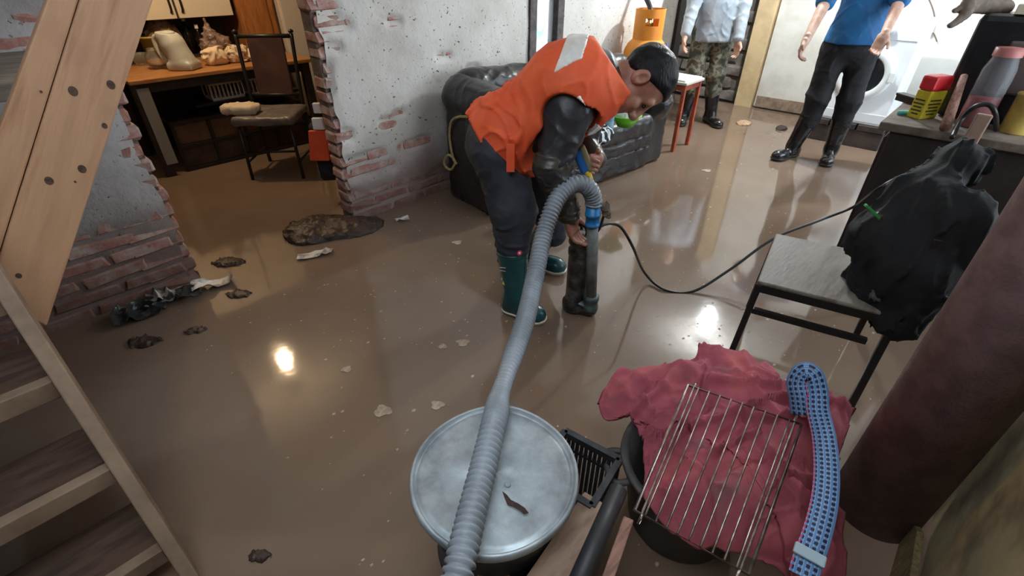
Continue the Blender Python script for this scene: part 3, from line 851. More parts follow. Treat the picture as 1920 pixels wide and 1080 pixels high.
# ------------------------------------------------------------------ generic standing figure
def stander(label, x_feet, body_h, jm, tm, bm_, skin, hands, shoulders_w=.21, jacket_hem=.86, sleeve=1.0, boots_h=.38, camo=False, name='person', hipz=.90, facing=None, belly=.0, toes=None):
    fl, fr_ = map(Vector, x_feet)            # heel points of the two feet
    c = (fl + fr_) / 2; c.z = 0
    fw = Vector(facing).normalized(); sd = fw.cross(UP)   # sd = his right
    k = body_h / 1.72
    P_ = thing(name, label, 'person', c)
    pel = c + fw * .02 + UP * hipz * k
    hr, hl = pel + sd * .10 - UP * .04, pel - sd * .10 - UP * .04
    an = [fl + fw * .06 + UP * .10, fr_ + fw * .06 + UP * .10]
    # pair feet with hips
    if (fl - c).dot(sd) > 0: pairs = [(hr, an[0], fl), (hl, an[1], fr_)]
    else: pairs = [(hl, an[0], fl), (hr, an[1], fr_)]
    chest = pel + UP * .40 * k; nk = pel + UP * .57 * k; shr, shl = pel + UP * .53 * k + sd * shoulders_w, pel + UP * .53 * k - sd * shoulders_w
    hdc = nk + UP * .20 * k + fw * .02
    HFr = frame(fw, UP); hf, HL_, HE_ = head_fn(hdc, HFr, 1.08 * k)
    fns = [cap(pel, chest, .10, .11), cap(chest, nk, .10, .055), cap(nk, hdc - UP * .06, .055, .055)]
    wr = {}
    for sg, sh, h in ((1, shr, hands[0]), (-1, shl, hands[1])):
        w = Vector(h['w']); mid = (sh + w) / 2; L = (w - sh).length; full_ = .56 * k
        bend = math.sqrt(max((full_ / 2) ** 2 - (L / 2) ** 2, 0)); el = mid + (-fw * .7 + sd * sg * .7).normalized() * min(bend, .14)
        wr[sg] = (sh, el, w)
        fns += [cap(chest + UP * .1, sh, .06, .05), cap(sh, el, .05, .04), cap(el, w, .042, .028)]
    for hp, a, ft in pairs: fns += [cap(pel, hp, .09, .08), cap(hp, hp.lerp(a, .55), .07, .05)]
    core = uni(.03, *fns)
    hfs = [hand_fn(hands[i]['w'], hands[i]['d'], hands[i]['n'], hands[i]['t'], hands[i].get('c', (.35, .4, .45, .5))) for i in (0, 1)]
    hf = near(hf, hdc, .17); hfs = [near(q, hands[i]['w'], .21) for i, q in enumerate(hfs)]
    fullf = lambda P: np.minimum(np.minimum(smin(core(P), hf(P), .015), hfs[0](P)), hfs[1](P))
    soft('body', fullf, *bounds([fl, fr_, hdc, shr, shl, hands[0]['w'], hands[1]['w']], .17), .0062, skin, P_)
    soft('hair', hair_fn(HL_, HE_, HFr, 1.08 * k), *bounds([hdc], .16), .008, HAIR, P_)
    eyes(HL_, P_, k)
    A = [tuple(sd), tuple(fw), (0, 0, 1)]
    tors = uni(.08, cap(Vector((pel.x, pel.y, jacket_hem)) + fw * belly * .5 - sd * .06, Vector((pel.x, pel.y, jacket_hem)) + fw * belly * .5 + sd * .06, .125), ell(pel + UP * .02 + fw * belly * .5, (.185, .145, .17), A), ell(pel + UP * .20 * k + fw * belly, (.18, .14, .2), A), ell(chest + UP * .03, (.20, .14, .19), A), cap(shr - sd * .05, shl + sd * .05, .085, .085))
    jf = [inter(tors, half(c + UP * jacket_hem, (0, 0, -1)))]
    for sg in (1, -1):
        sh, el, w = wr[sg]; jf.append(cap(sh, el, .078, .064))
        e = el + (w - el) * sleeve
        if sleeve > .15: jf.append(cap(el, e, .064, .050))
    jk_ = wrink(uni(.03, *jf), .007, 24, int(body_h * 100))
    jk_ = uni(.02, jk_, inter(cap(nk - UP * .06, nk + UP * .03, .095, .075), half(nk + UP * .02, (0, 0, 1))))
    jo = soft('jacket', jk_, *bounds([pel - UP * .15, shr, shl, hands[0]['w'], hands[1]['w'], nk], .2), .0095, jm, P_)
    tf = [inter(ell(pel, (.175, .135, .16), A), half(pel + UP * .1, (0, 0, 1)))]
    for hp, a, ft in pairs:
        kn = (hp + a) / 2 + fw * .02 + UP * .02
        tf += [cap(hp, kn, .105, .080), cap(kn, a + (hp - a).normalized() * (boots_h - .15), .080, .076)]
    soft('trousers', wrink(uni(.05, *tf), .010, 24, int(body_h * 37)), *bounds([pel, fl, fr_], .22), .0095, tm, P_)
    for hp, a, ft in pairs:
        ff = (fw + (hp - pel).normalized() * .35).normalized()
        if toes: ff = min((Vector(q) - ft for q in toes), key=lambda q: q.length); ff.z = 0; ff.normalize()
        boot(P_, a + (hp - a).normalized() * (boots_h - .10), ft + ff * .07 + UP * .10, ft, ft + ff * .29, bm_, bm_, r_top=.08)
    return P_, jo, dict(fw=fw, sd=sd, pel=pel, chest=chest, nk=nk)

BLUE = mat('blue_shirt_cloth', srgb(28, 104, 160), 0.7, color2=srgb(22, 86, 138), scale=5, bump=0.2, bscale=40)
BLACKTR = mat('black_trouser_cloth', srgb(12, 12, 15), 0.8, color2=srgb(20, 20, 24), scale=6, bump=0.2, bscale=60)
BLACKRUB = mat('black_rubber', srgb(20, 20, 22), 0.22, color2=srgb(32, 32, 34), scale=9, coat=0.3)
GREYJ = mat('grey_jacket_cloth', srgb(158, 168, 176), 0.6, color2=srgb(136, 146, 156), scale=5, bump=0.15, bscale=40)
m, nt, b = nodes_of('camouflage_cloth')
oc = nt.nodes.new('ShaderNodeTexCoord').outputs['Object']
nt.links.new(ramp(nt, nz(nt, oc, 11, 2), [(0.40, srgb(54, 56, 46)), (0.46, srgb(84, 86, 70)), (0.54, srgb(122, 120, 104)), (0.60, srgb(66, 60, 50))]), b.inputs['Base Color'])
b.inputs['Roughness'].default_value = 0.85

fA, fB = PZ(1490, 292), PZ(1552, 296)
blue, bj, bi_ = stander('standing man in blue shirt and black rubber boots by the washing machine', (fA, fB), 1.74, BLUE, BLACKTR, BLACKRUB, SKIN_B,
    [dict(w=PF(1512, 74, 3.90), d=PF(1497, 105, 3.88) - PF(1512, 74, 3.90), n=(RIGHT * .6 - FWD * .5), t=1, c=(.5, .6, .65, .7)),
     dict(w=PF(1658, 66, 3.84), d=PF(1640, 98, 3.82) - PF(1658, 66, 3.84), n=(-RIGHT * .6 - FWD * .6), t=-1, c=(.5, .6, .65, .7))],
    facing=-FWD * .95 - RIGHT * .35, jacket_hem=.93, sleeve=.12, boots_h=.36, shoulders_w=.225, belly=.03, toes=(PZ(1440, 304), PZ(1541, 330)))
gA, gB = PZ(1292, 226), PZ(1322, 228)
grey, gj, gi = stander('man in grey jacket, camouflage trousers and black boots beside the dark passage', (gA + (gA - gB).normalized() * .06, gB), 1.74, GREYJ, MATS['camouflage_cloth'], BLACKRUB, SKIN_B,
    [dict(w=PF(1285, 66, 5.28), d=(0, 0, -1), n=(-RIGHT * -.7 - FWD * .3), t=1),
     dict(w=PF(1384, 76, 5.22), d=PF(1381, 102, 5.22) - PF(1384, 76, 5.22), n=(-RIGHT * .8 - FWD * .3), t=-1, c=(.4, .5, .55, .6))],
    facing=-FWD * .97 - RIGHT * .1, jacket_hem=.80, sleeve=.92, boots_h=.36, belly=.04)
# ================================================================== BIG THINGS IN THE ROOM
# ------------------------------------------------------------------ pump, hose, cable
PUMPBLK = mat('wet_black_iron', srgb(38, 36, 36), 0.28, color2=srgb(96, 92, 88), scale=16, bump=0.3, lo=.45, hi=.7)  # lighter grey blotches put the body's highlight into the colour
GREYPVC = mat('muddy_grey_pvc', srgb(128, 132, 132), 0.5, color2=srgb(100, 102, 98), scale=10)
GREYGREEN = mat('grey_green_coupling', srgb(78, 92, 92), 0.5, color2=srgb(58, 68, 68), scale=18)
BLUEPL = mat('blue_plastic', srgb(30, 120, 180), 0.4, color2=srgb(24, 100, 156), scale=14)
HOSE = mat('grey_corrugated_hose', srgb(142, 150, 158), 0.42, color2=srgb(122, 128, 134), scale=8)
pc = PZ(1077, 578); dc_ = PZ(1105, 590)
pump = thing('submersible_pump', 'tall black submersible pump standing in the water before the stooping man', 'pump', pc)
MB().lathe([(.030, .0), (.058, .005), (.064, .02), (.064, .05), (.052, .06), (.050, .075), (.050, .30), (.047, .315), (.053, .32), (.053, .345), (.046, .355), (.046, .375), (.054, .38), (.054, .40), (.044, .425), (.018, .432)], pc, 28).build('motor_body', PUMPBLK, pump, True)
hd = MB()
hd.tube(spline([pc + Vector((.0, .03, .42)), pc + Vector((.0, .03, .455)), pc + Vector((.01, 0, .465)), pc + Vector((.0, -.03, .455)), pc + Vector((.0, -.03, .42))], 5), .009, 8)
hd.build('handle', PUMPBLK, pump, True)
for a in range(4):
    q = pc + Vector((math.cos(a * 1.57 + .6), math.sin(a * 1.57 + .6), 0)) * .047
    MB().lathe([(.008, .42), (.008, .438), (.004, .442)], (q.x, q.y, 0), 8).build('bolt', PUMPBLK, pump)
vol = uni(.02, cap(pc + UP * .035, dc_ + UP * .035, .055, .036))
soft('volute', inter(vol, half((0, 0, 0), (0, 0, -1))), *bounds([pc, dc_, pc + UP * .1], .08), .006, PUMPBLK, pump)
cpl = MB().lathe([(.032, .035), (.038, .04), (.038, .058), (.035, .062), (.035, .092), (.038, .096), (.038, .115), (.030, .12)], dc_, 20)
cpl.build('coupling', GREYGREEN, pump, True)
ctop = PF(1112, 372, 1.865)
dtop = dc_.lerp(ctop, .92); dtop.z = ctop.z - .03
MB().tube([dc_ + UP * .1, dtop], .026, 18).build('discharge_pipe', GREYPVC, pump, True)
axp = (dtop - dc_).normalized()
q0 = dtop - axp * .10
MB().tube([q0, q0 + axp * .012, q0 + axp * .013, q0 + axp * .05, q0 + axp * .051, q0 + axp * .062, q0 + axp * .063, q0 + axp * .11], [.031, .033, .030, .030, .034, .034, .031, .030], 20).build('blue_coupling', BLUEPL, pump, True)
kn = PF(1136, 392, 1.88)
soft('rope_knot', wrink(uni(.01, cap(kn - UP * .02, kn + UP * .02, .014), cap(kn, PF(1122, 380, 1.87), .011), cap(kn, PF(1142, 405, 1.88), .010)), .006, 120, 5), *bounds([kn], .07), .004, mat('muddy_rope', srgb(120, 106, 92), .9, color2=srgb(84, 72, 62), scale=40), pump)

hp_ = [dtop + axp * .0, dtop + axp * .03, PF(1103, 352, 1.855), PF(1083, 344, 1.84), PF(1057, 357, 1.81), PF(1036, 390, 1.76), PF(1018, 445, 1.68), PF(1003, 520, 1.53), PF(985, 600, 1.31), PF(962, 667, 1.13), PF(938, 737, .965)]
hp_ += [PZ(928, 785, .492), PZ(908, 870, .492), PZ(884, 965, .492), PZ(862, 1060, .492), PZ(845, 1130, .47), PZ(835, 1200, .42)]
sp = spline(hp_, 24)
# resample by length
res = [sp[0]]; step = .0039; acc_ = 0
for i in range(1, len(sp)):
    a, b_ = sp[i - 1], sp[i]; L = (b_ - a).length; t = step - acc_
    while t < L:
        res.append(a.lerp(b_, t / L)); t += step
    acc_ = (acc_ + L) % step
rad = []
for i, q in enumerate(res):
    u = i / len(res); kink = math.exp(-((u - .62) / .05) ** 2)
    amp = .0050 * (1 - .85 * kink)
    rad.append((.0305 + .0025 * math.cos(u * 3)) * (1 - .12 * kink) + amp * math.sin(i * 2 * math.pi / 4.0 + .6))
hose = MB().tube(res, rad, 18).build('suction_hose', HOSE, None, True)
tag(hose, 'long grey corrugated hose arching from the pump down over the metal lid', 'hose')

BLKCABLE = mat('black_cable', srgb(24, 24, 24), 0.4)
cb = spline([PF(1117, 432, 1.88), PF(1126, 424, 1.89), PF(1145, 419, 1.92), PF(1165, 427, 1.95), PF(1186, 462, 1.95), PZ(1209, 512, .06), PZ(1246, 543, .008), PZ(1300, 546, .008), PZ(1368, 506, .10), PZ(1450, 448, .24), PZ(1540, 412, .33), PZ(1600, 388, .38), PX(1640, 358, 2.62), PX(1690, 330, 2.72), PX(1730, 320, 2.95)], 10)
cb = MB().tube(cb, .007, 8).build('power_cable', BLKCABLE, None, True)
tag(cb, 'black power cable curving from the pump across the water to the workbench', 'cable')
loop = MB().tube(spline([PF(1108, 442, 1.875), PF(1122, 432, 1.87), PF(1132, 405, 1.875), PF(1137, 388, 1.88)], 6), .006, 8).build('cable_loop', BLKCABLE, pump, True)

# meter held in the far hand
METER = mat('blue_tool_plastic', srgb(36, 96, 160), 0.4); YEL = mat('yellow_tool_grip', srgb(222, 190, 60), 0.45)
mt = thing('tester_tool', 'blue and yellow handheld tester in the stooping man\'s left hand', 'tool', PF(1101, 335, 1.93))
ma, mb_ = PF(1082, 278, 1.94), PF(1101, 322, 1.93); md = (mb_ - ma).normalized(); ms = md.cross(ray(1090, 300)[0].normalized()).normalized(); mn = ms.cross(md)
AM = [tuple(md), tuple(ms), tuple(mn)]; mc = (ma + mb_) / 2
soft('casing', rbox(mc, ((mb_ - ma).length / 2, .026, .018), .012, AM), *bounds([ma, mb_], .05), .004, METER, mt)
soft('side_grip', rbox(mc + ms * .018, ((mb_ - ma).length / 2 + .004, .014, .020), .009, AM), *bounds([ma, mb_], .06), .004, mat('grey_tool_grip', srgb(120, 110, 80), .6), mt)
soft('nozzle', uni(.008, cap(mb_ - md * .005, mb_ + md * .035, .016, .012)), *bounds([mb_], .07), .004, YEL, mt)
MB().tube([mb_ + md * .035, PF(1104, 338, 1.93)], .004, 8).build('probe', mat('pale_probe', srgb(196, 180, 130), .5), mt)

# ------------------------------------------------------------------ metal drum with lid
GALV = mat('dull_galvanised_steel', srgb(184, 194, 198), 0.42, metal=0.45, color2=srgb(128, 134, 138), scale=7, bump=0.5, bscale=9, lo=.35, hi=.65, rough2=.6)
DRUMBODY = mat('dark_blue_grey_drum', srgb(58, 64, 70), 0.55, color2=srgb(40, 42, 46), scale=8)
lc = PZ(927, 884, .45)
drum = thing('metal_drum', 'round drum with a dull grey metal lid under the corrugated hose', 'drum', (lc.x, lc.y, 0))
MB().lathe([(.150, 0), (.154, .01), (.154, .14), (.160, .15), (.154, .16), (.154, .28), (.160, .29), (.154, .30), (.170, .40), (.18, .432)], (lc.x, lc.y, 0), 48).build('drum_body', DRUMBODY, drum, True)
prof = [(.0, .446), (.06, .447), (.12, .446), (.170, .447), (.181, .448), (.184, .444), (.188, .444), (.191, .455), (.196, .458), (.200, .452), (.201, .440), (.198, .430), (.193, .430)]
lid = MB()
seg = 72; vs = []
for (r, z) in prof:
    for k in range(seg):
        a = 2 * math.pi * k / seg
        wob = .0025 * math.sin(3 * a + r * 30) + .002 * math.sin(5 * a + 1 + r * 50) if r > .03 else 0
        rr = r * (1 + .006 * math.sin(2 * a + .5))
        vs.append((lc.x + rr * math.cos(a), lc.y + rr * math.sin(a), z + wob))
fs = [(i * seg + k, i * seg + (k + 1) % seg, (i + 1) * seg + (k + 1) % seg, (i + 1) * seg + k) for i in range(len(prof) - 1) for k in range(seg)]
lido = lid.add(vs, fs).build('lid', GALV, drum, True)
bq = PZ(952, 909, .449); MB().lathe([(.0075, 0), (.0075, .002), (.005, .004), (.004, .003), (.003, .003)], bq, 16).build('rivet', GALV, lido, True)
RUST = mat('dark_rust_scrap', srgb(70, 46, 42), .9, color2=srgb(50, 34, 32), scale=60)
sc_pts = [(942, 922), (950, 928), (958, 938), (972, 945), (984, 953), (991, 962), (982, 964), (976, 958), (962, 950), (952, 947), (947, 936)]
flake = MB().prism([PZ(x, y, .4535) for x, y in sc_pts], (0, 0, .002)).build('rust_scrap', RUST)
tag(flake, 'torn dark rust-brown scrap lying on the metal drum lid', 'scrap')

# ------------------------------------------------------------------ clutter around the drum: crate, board, poles
CRATE = mat('black_crate_plastic', srgb(38, 38, 42), 0.5, color2=srgb(52, 52, 56), scale=20)
cr0, cr1 = PZ(1060, 808, .30), PZ(1162, 862, .30)
u_ = (cr1 - cr0); u_.z = 0; Lc = u_.length; u_.normalize(); w_ = Vector((u_.y, -u_.x, 0))
if w_.dot(FWD) > 0: w_ = -w_
crate = thing('plastic_crate', 'black slatted plastic crate between the metal drum and the red cloth', 'crate', cr0 + u_ * Lc / 2 + w_ * .16 - UP * cr0.z)
MW = .17
def P3(a, b_, z): return Vector((cr0.x, cr0.y, 0)) + u_ * a + w_ * b_ + UP * z
for a, b_ in (((0, 0), (Lc, 0)), ((Lc, 0), (Lc, MW)), ((0, MW), (Lc, MW)), ((0, 0), (0, MW))):
    MB().bar(P3(*a, .295), P3(*b_, .295), .018, .022).build('rim_bar', CRATE, crate)
    MB().bar(P3(*a, .012), P3(*b_, .012), .018, .022).build('foot_bar', CRATE, crate)
    MB().bar(P3(*a, .235), P3(*b_, .235), .008, .010).build('rail', CRATE, crate)
sl_me = MB().box((0, 0, .155), (.004, .004, .14)).mesh('slat'); sl_me.materials.append(CRATE)
def slat(p, nm='slat'):
    o = bpy.data.objects.new(nm, sl_me); col.objects.link(o); o.parent = crate; o.location = Vector((p.x, p.y, 0)) - crate.location; return o
nS = 12
for i in range(nS + 1):
    slat(P3(Lc * i / nS, 0, 0)); slat(P3(Lc * i / nS, MW, 0))
for i in range(1, 12):
    slat(P3(0, MW * i / 12, 0)); slat(P3(Lc, MW * i / 12, 0))
MB().add([P3(0, 0, .012), P3(Lc, 0, .012), P3(Lc, MW, .012), P3(0, MW, .012)], [(0, 1, 2, 3)]).build('base', CRATE, crate)

CARD = mat('damp_brown_board', srgb(166, 138, 118), .85, color2=srgb(134, 108, 92), scale=6, bump=.2, stretch=(1, 4, 4))
PALEWOOD = mat('pale_splintered_wood', srgb(196, 160, 124), .8, color2=srgb(158, 124, 94), scale=8, stretch=(2, 12, 12), bump=.3)
bb_ = thing('wooden_box', 'low box with a damp brown board top tucked under the drum lid', 'box', PZ(1020, 1010, 0))
tp = [PZ(1092, 930, .31), PZ(1136, 962, .31), PZ(1040, 1135, .31), PZ(870, 1135, .31), PZ(905, 1065, .31)]
tp = [PZ(1096, 922, .30), PZ(1142, 950, .30), PZ(1052, 1120, .30), PZ(960, 1120, .30)]
MB().prism([q - UP * .02 for q in tp], (0, 0, .02)).build('top_board', CARD, bb_)
tp2 = [PZ(1090, 926, .29), PZ(956, 1118, .29), PZ(905, 1100, .29), PZ(1020, 990, .29)]
cen = sum(tp, Vector((0, 0, 0))) / 4
inn = [cen + (q - cen) * .94 for q in tp]
MB().prism([Vector((q.x, q.y, 0.0)) for q in inn], (0, 0, .279)).build('box_body', mat('dark_damp_wood', srgb(74, 58, 50), .9, color2=srgb(54, 42, 38), scale=9), bb_)
wb = MB().bar(PZ(900, 1092, .252), PZ(962, 1046, .252), .07, .04).build('wood_offcut', PALEWOOD, None, bevel=.004)
tag(wb, 'short pale splintered wood offcut under the drum lid edge', 'wood')
ss = MB().bar(PZ(890, 1112, .115), PZ(985, 1118, .115), .10, .23).build('packing_block', mat('dark_damp_wood', srgb(74, 58, 50), .9), None)
tag(ss, 'dark damp timber block carrying the pale wood offcut', 'wood')
bp_ = MB().tube([PZ(1160, 918, .34), PZ(1120, 1010, .34), PZ(1068, 1130, .34)], .023, 14).build('black_pole', mat('scuffed_black_pole', srgb(46, 46, 48), .5, color2=srgb(84, 84, 84), scale=40, lo=.6, hi=.75), None, True)
tag(bp_, 'scuffed black pole lying beside the brown board top', 'pole')
st_ = MB().bar(PZ(1178, 975, .30), PZ(1128, 1120, .30), .026, .022).build('wood_stick', mat('pinkish_wood', srgb(156, 116, 100), .8, color2=srgb(120, 88, 76), scale=14, stretch=(1, 6, 6)), None, bevel=.003)
tag(st_, 'thin pinkish wooden stick next to the black pole', 'stick')

# tub under the red cloth
TUB = mat('dark_grey_tub', srgb(78, 74, 72), .55, color2=srgb(56, 54, 54), scale=7, bump=.1)
tc = PZ(1306, 862, .28)
tub = thing('round_tub', 'dark grey round tub half hidden under the red cloth', 'tub', (tc.x, tc.y, 0))
MB().lathe([(.14, 0), (.155, .01), (.195, .25), (.212, .27), (.210, .28), (.19, .278), (.15, .05), (.0, .04)], (tc.x, tc.y, 0), 40, cap=False).build('bowl', TUB, tub, True)
for sg in (-1, 1):
    q = Vector((tc.x, tc.y, .25)) + RIGHT * sg * .195
    MB().tube(spline([q - FWD * .05, q - FWD * .045 + RIGHT * sg * .05, q + FWD * .045 + RIGHT * sg * .05, q + FWD * .05], 5), .010, 8).build('handle', TUB, tub, True)

# red cloth
m, nt, b = nodes_of('faded_red_cloth')
geo = nt.nodes.new('ShaderNodeNewGeometry').outputs['Position']
c0 = ramp(nt, nz(nt, geo, 5, 6), [(0.34, srgb(124, 54, 66)), (0.52, srgb(156, 74, 86)), (0.66, srgb(174, 88, 90))])
c0 = mix(nt, ramp(nt, nz(nt, geo, 7.5, 5), [(0.56, (0, 0, 0)), (0.68, (.6, .6, .6))]), c0, srgb(120, 92, 96))
nt.links.new(c0, b.inputs['Base Color']); b.inputs['Roughness'].default_value = .85
bp = nt.nodes.new('ShaderNodeBump'); bp.inputs['Strength'].default_value = .5; bp.inputs['Distance'].default_value = .006
nt.links.new(nz(nt, geo, 30, 5), bp.inputs['Height']); nt.links.new(bp.outputs[0], b.inputs['Normal'])
outl = [(1118, 765, .27), (1150, 712, .33), (1230, 690, .36), (1296, 684, .37), (1312, 662, .38), (1385, 662, .38), (1445, 690, .38), (1480, 735, .36), (1545, 742, .34), (1592, 760, .29), (1590, 800, .25), (1565, 900, .24),
        (1580, 1010, .20), (1578, 1110, .17), (1500, 1120, .18), (1470, 1080, .20), (1415, 1045, .24), (1300, 1022, .27), (1216, 966, .29), (1206, 878, .30), (1196, 800, .32), (1135, 790, .26)]
op = spline([PZ(*q) for q in outl + outl[:1]], 10)[:-1]
cc = PZ(1375, 850, .385)
NR = 64; vs = []
for i in range(NR + 1):
    t = i / NR
    for k, q in enumerate(op):
        p = cc.lerp(q, t)
        p.z = cc.z + (q.z - cc.z) * t ** 2.2
        vs.append(p)
A = np.array([tuple(q) for q in vs], np.float32)
d2 = np.hypot(A[:, 0] - tc.x, A[:, 1] - tc.y)
Pn = A * np.array([1, 1, .2], np.float32)
w1, w2, w3 = wav(Pn, 15, 71, 1.6), wav(Pn, 30, 72, 1.6), wav(Pn, 62, 73, 1.2)
fold = .036 * crease(w1, .09) - .018 * crease(w2, .09) + .016 * crease(wav(Pn, 26, 77, 1.5), .07) + .008 * crease(wav(Pn, 48, 79, 1.5), .08) + .012 * w1 + .004 * w3
A[:, 2] += fold
# big folds: a ridge round the top and the hood-like flap on the left
n_ = len(op)
for i in range(NR + 1):
    t = i / NR
    for k in range(n_):
        if 0 <= k < 30: A[i * n_ + k, 2] += .05 * math.exp(-((t - .82) / .1) ** 2) * math.sin(k / 30 * math.pi)
fs = [(i * n_ + k, i * n_ + (k + 1) % n_, (i + 1) * n_ + (k + 1) % n_, (i + 1) * n_ + k) for i in range(NR) for k in range(n_)]
cl_ = MB().add(A.tolist(), fs).build('red_cloth', MATS['faded_red_cloth'], None, True)
sm = cl_.modifiers.new('thick', 'SOLIDIFY'); sm.thickness = .006
tag(cl_, 'crumpled faded red cloth spread over the grey tub', 'cloth')

# oven rack
CHROME = mat('worn_chrome_wire', srgb(176, 164, 158), .34, metal=.85, color2=srgb(126, 112, 106), scale=30)
rk = [PZ(1290, 722, .452), PZ(1503, 796, .452), PZ(1404, 1078, .452), PZ(1190, 957, .452)]
rack = thing('oven_rack', 'rectangular chrome wire rack lying across the red cloth', 'rack', sum(rk, Vector((0, 0, 0))) / 4)
MB().tube([rk[0], rk[1], rk[2], rk[3]], .0042, 8, closed=True).build('rim_wire', CHROME, rack, True)
dn = -UP * .022
for a, b_ in ((0, 3), (1, 2)):
    e0, e1 = rk[a], rk[b_]; iv = (rk[b_ ^ 3 if b_ == 3 else a] - e0)
    off = ((rk[1] - rk[0]) if a == 0 else (rk[0] - rk[1])).normalized() * .018
    MB().tube(spline([e0 + off, e0 + off * .9 + (e1 - e0) * .02, e1 + off * .9 - (e1 - e0) * .02, e1 + off], 3), .003, 8).build('side_wire', CHROME, rack, True)
for i in range(1, 10):
    t = i / 10
    MB().tube([rk[0].lerp(rk[1], t) + UP * .004, rk[3].lerp(rk[2], t) + UP * .004], .0024, 6).build('cross_wire', CHROME, rack, True)

# woven strap
m, nt, b = nodes_of('blue_woven_strap')
uv = nt.nodes.new('ShaderNodeUVMap').outputs[0]
sepu = nt.nodes.new('ShaderNodeSeparateXYZ'); nt.links.new(uv, sepu.inputs[0])
def stripes(src, n, duty):
    f = math_(nt, 'FRACT', math_(nt, 'MULTIPLY', src, n)); return math_(nt, 'LESS_THAN', f, duty)
cols = stripes(sepu.outputs[0], 4.0, .55); rows = stripes(sepu.outputs[1], 1.0, .58)
dk = math_(nt, 'MULTIPLY', cols, rows)
c0 = mix(nt, stripes(sepu.outputs[0], 8.0, .25), srgb(84, 122, 168), srgb(140, 166, 192))
c0 = mix(nt, dk, c0, srgb(22, 28, 58))
edge = math_(nt, 'LESS_THAN', sepu.outputs[0], .07); rd = math_(nt, 'MULTIPLY', edge, rows)
c0 = mix(nt, rd, c0, srgb(190, 70, 110))
nt.links.new(c0, b.inputs['Base Color']); b.inputs['Roughness'].default_value = .7
sp_ = [(1502, 778, .43), (1498, 745, .47), (1494, 716, .50), (1508, 697, .53), (1524, 704, .53), (1532, 735, .50), (1534, 770, .475), (1545, 820, .468), (1550, 880, .462), (1546, 940, .458), (1532, 1000, .452), (1514, 1052, .44), (1506, 1082, .43)]
path = spline([PZ(*q) for q in sp_], 12)
wdt = [.5 * .052] * len(path)
vs = []; uvs = []; ln = 0
for i, q in enumerate(path):
    t = (path[min(i + 1, len(path) - 1)] - path[max(i - 1, 0)]).normalized()
    vw = ray(1530, 880)[0].normalized() if i > 30 else (ray(1520, 730)[0].normalized() + RIGHT * .5).normalized()
    sd_ = t.cross(vw).normalized()
    if sd_.dot(RIGHT) < 0 and i > 50: sd_ = -sd_
    if i and sd_.dot(prev_sd) < 0: sd_ = -sd_
    if i: sd_ = (prev_sd * .6 + sd_ * .4).normalized(); ln += (q - path[i - 1]).length
    prev_sd = sd_
    vs += [q - sd_ * wdt[i], q + sd_ * wdt[i]]; uvs += [(0, ln / .0135), (1, ln / .0135)]
fs = [(2 * i, 2 * i + 1, 2 * i + 3, 2 * i + 2) for i in range(len(path) - 1)]
me = MB().add(vs, fs).mesh('strap'); ul = me.uv_layers.new(name='UVMap')
for lp in me.loops: ul.data[lp.index].uv = uvs[lp.vertex_index]
strap = thing('woven_strap', 'blue and black woven strap with a looped end on the red cloth', 'strap', path[60])
so = link('webbing', me, MATS['blue_woven_strap'], strap, True); sm = so.modifiers.new('thick', 'SOLIDIFY'); sm.thickness = .0025; sm.offset = 0
bk = PZ(1518, 1040, .452); bdv = (path[-6] - path[-14]).normalized()
MB().bar(bk - bdv * .012, bk + bdv * .012, .058, .010).build('buckle', mat('grey_buckle', srgb(150, 170, 180), .4), strap, bevel=.003)

# ------------------------------------------------------------------ rusty pipe on the right
pp = PZ(1640, 960)
pp = Vector((1.44, -.225, 0))
pipe = thing('rusty_pipe', 'thick upright rust-brown metal pipe beside the red cloth', 'pipe', pp)
RUSTP = mat('rust_brown_pipe', srgb(126, 102, 102), .6, color2=srgb(106, 84, 84), scale=16, bump=.2, bscale=120)
MB().lathe([(.118, .0), (.118, 2.45)], pp, 48).build('pipe_wall', RUSTP, pipe, True)
MB().lathe([(.119, 2.40), (.126, 2.402), (.126, 2.44), (.119, 2.442)], pp, 48).build('top_collar', RUSTP, pipe, True)
flap = [PY(1703, 945, -.33), PY(1734, 1002, -.33), PY(1722, 1090, -.33), PY(1675, 1100, -.33)]
sl_ = MB().prism(flap, (0, .018, 0)).build('plank_stub', mat('dark_yellow_wood', srgb(118, 100, 66), .8, color2=srgb(88, 74, 50), scale=10, stretch=(8, 8, 2)), None, bevel=.003)
tag(sl_, 'splintered plank stub leaning at the foot of the stained board', 'plank')

# ------------------------------------------------------------------ wooden chair with coat
SEATW = mat('worn_grey_plywood', srgb(128, 120, 108), .6, color2=srgb(98, 88, 80), scale=5, bump=.15, stretch=(1, 5, 5), rough2=.5)
CHFR = mat('black_chair_frame', srgb(34, 30, 30), .45)
s0, s1, s2 = PZ(1420, 527, .43), PZ(1455, 437, .43), PZ(1600, 572, .43)
ua = (s1 - s0); wa = (s2 - s0).normalized() * .42
ch = thing('wooden_chair', 'plywood-seat chair with black frame in front of the workbench', 'chair', Vector(((s0 + ua / 2 + wa / 2).x, (s0 + ua / 2 + wa / 2).y, 0)))
q4 = [s0, s1, s1 + wa, s0 + wa]
cen = sum(q4, Vector((0, 0, 0))) / 4
MB().prism([q - UP * .016 for q in q4], (0, 0, .016)).build('seat', SEATW, ch, bevel=.006)
legs = [cen + (q - cen) * .95 for q in q4]
un = ua.normalized(); wn = wa.normalized()
for i, q in enumerate(legs):
    ft = Vector((q.x, q.y, 0)) + (un * (-.03 if i in (0, 3) else .03) + wn * (-.02 if i < 2 else .05))
    if i < 2: MB().bar(ft, q - UP * .016, .024, .024, up=un).build('leg', CHFR, ch, bevel=.004)
    else: MB().bar(ft, q + UP * .30 + wn * .04, .026, .026, up=un).build('leg', CHFR, ch, bevel=.004)
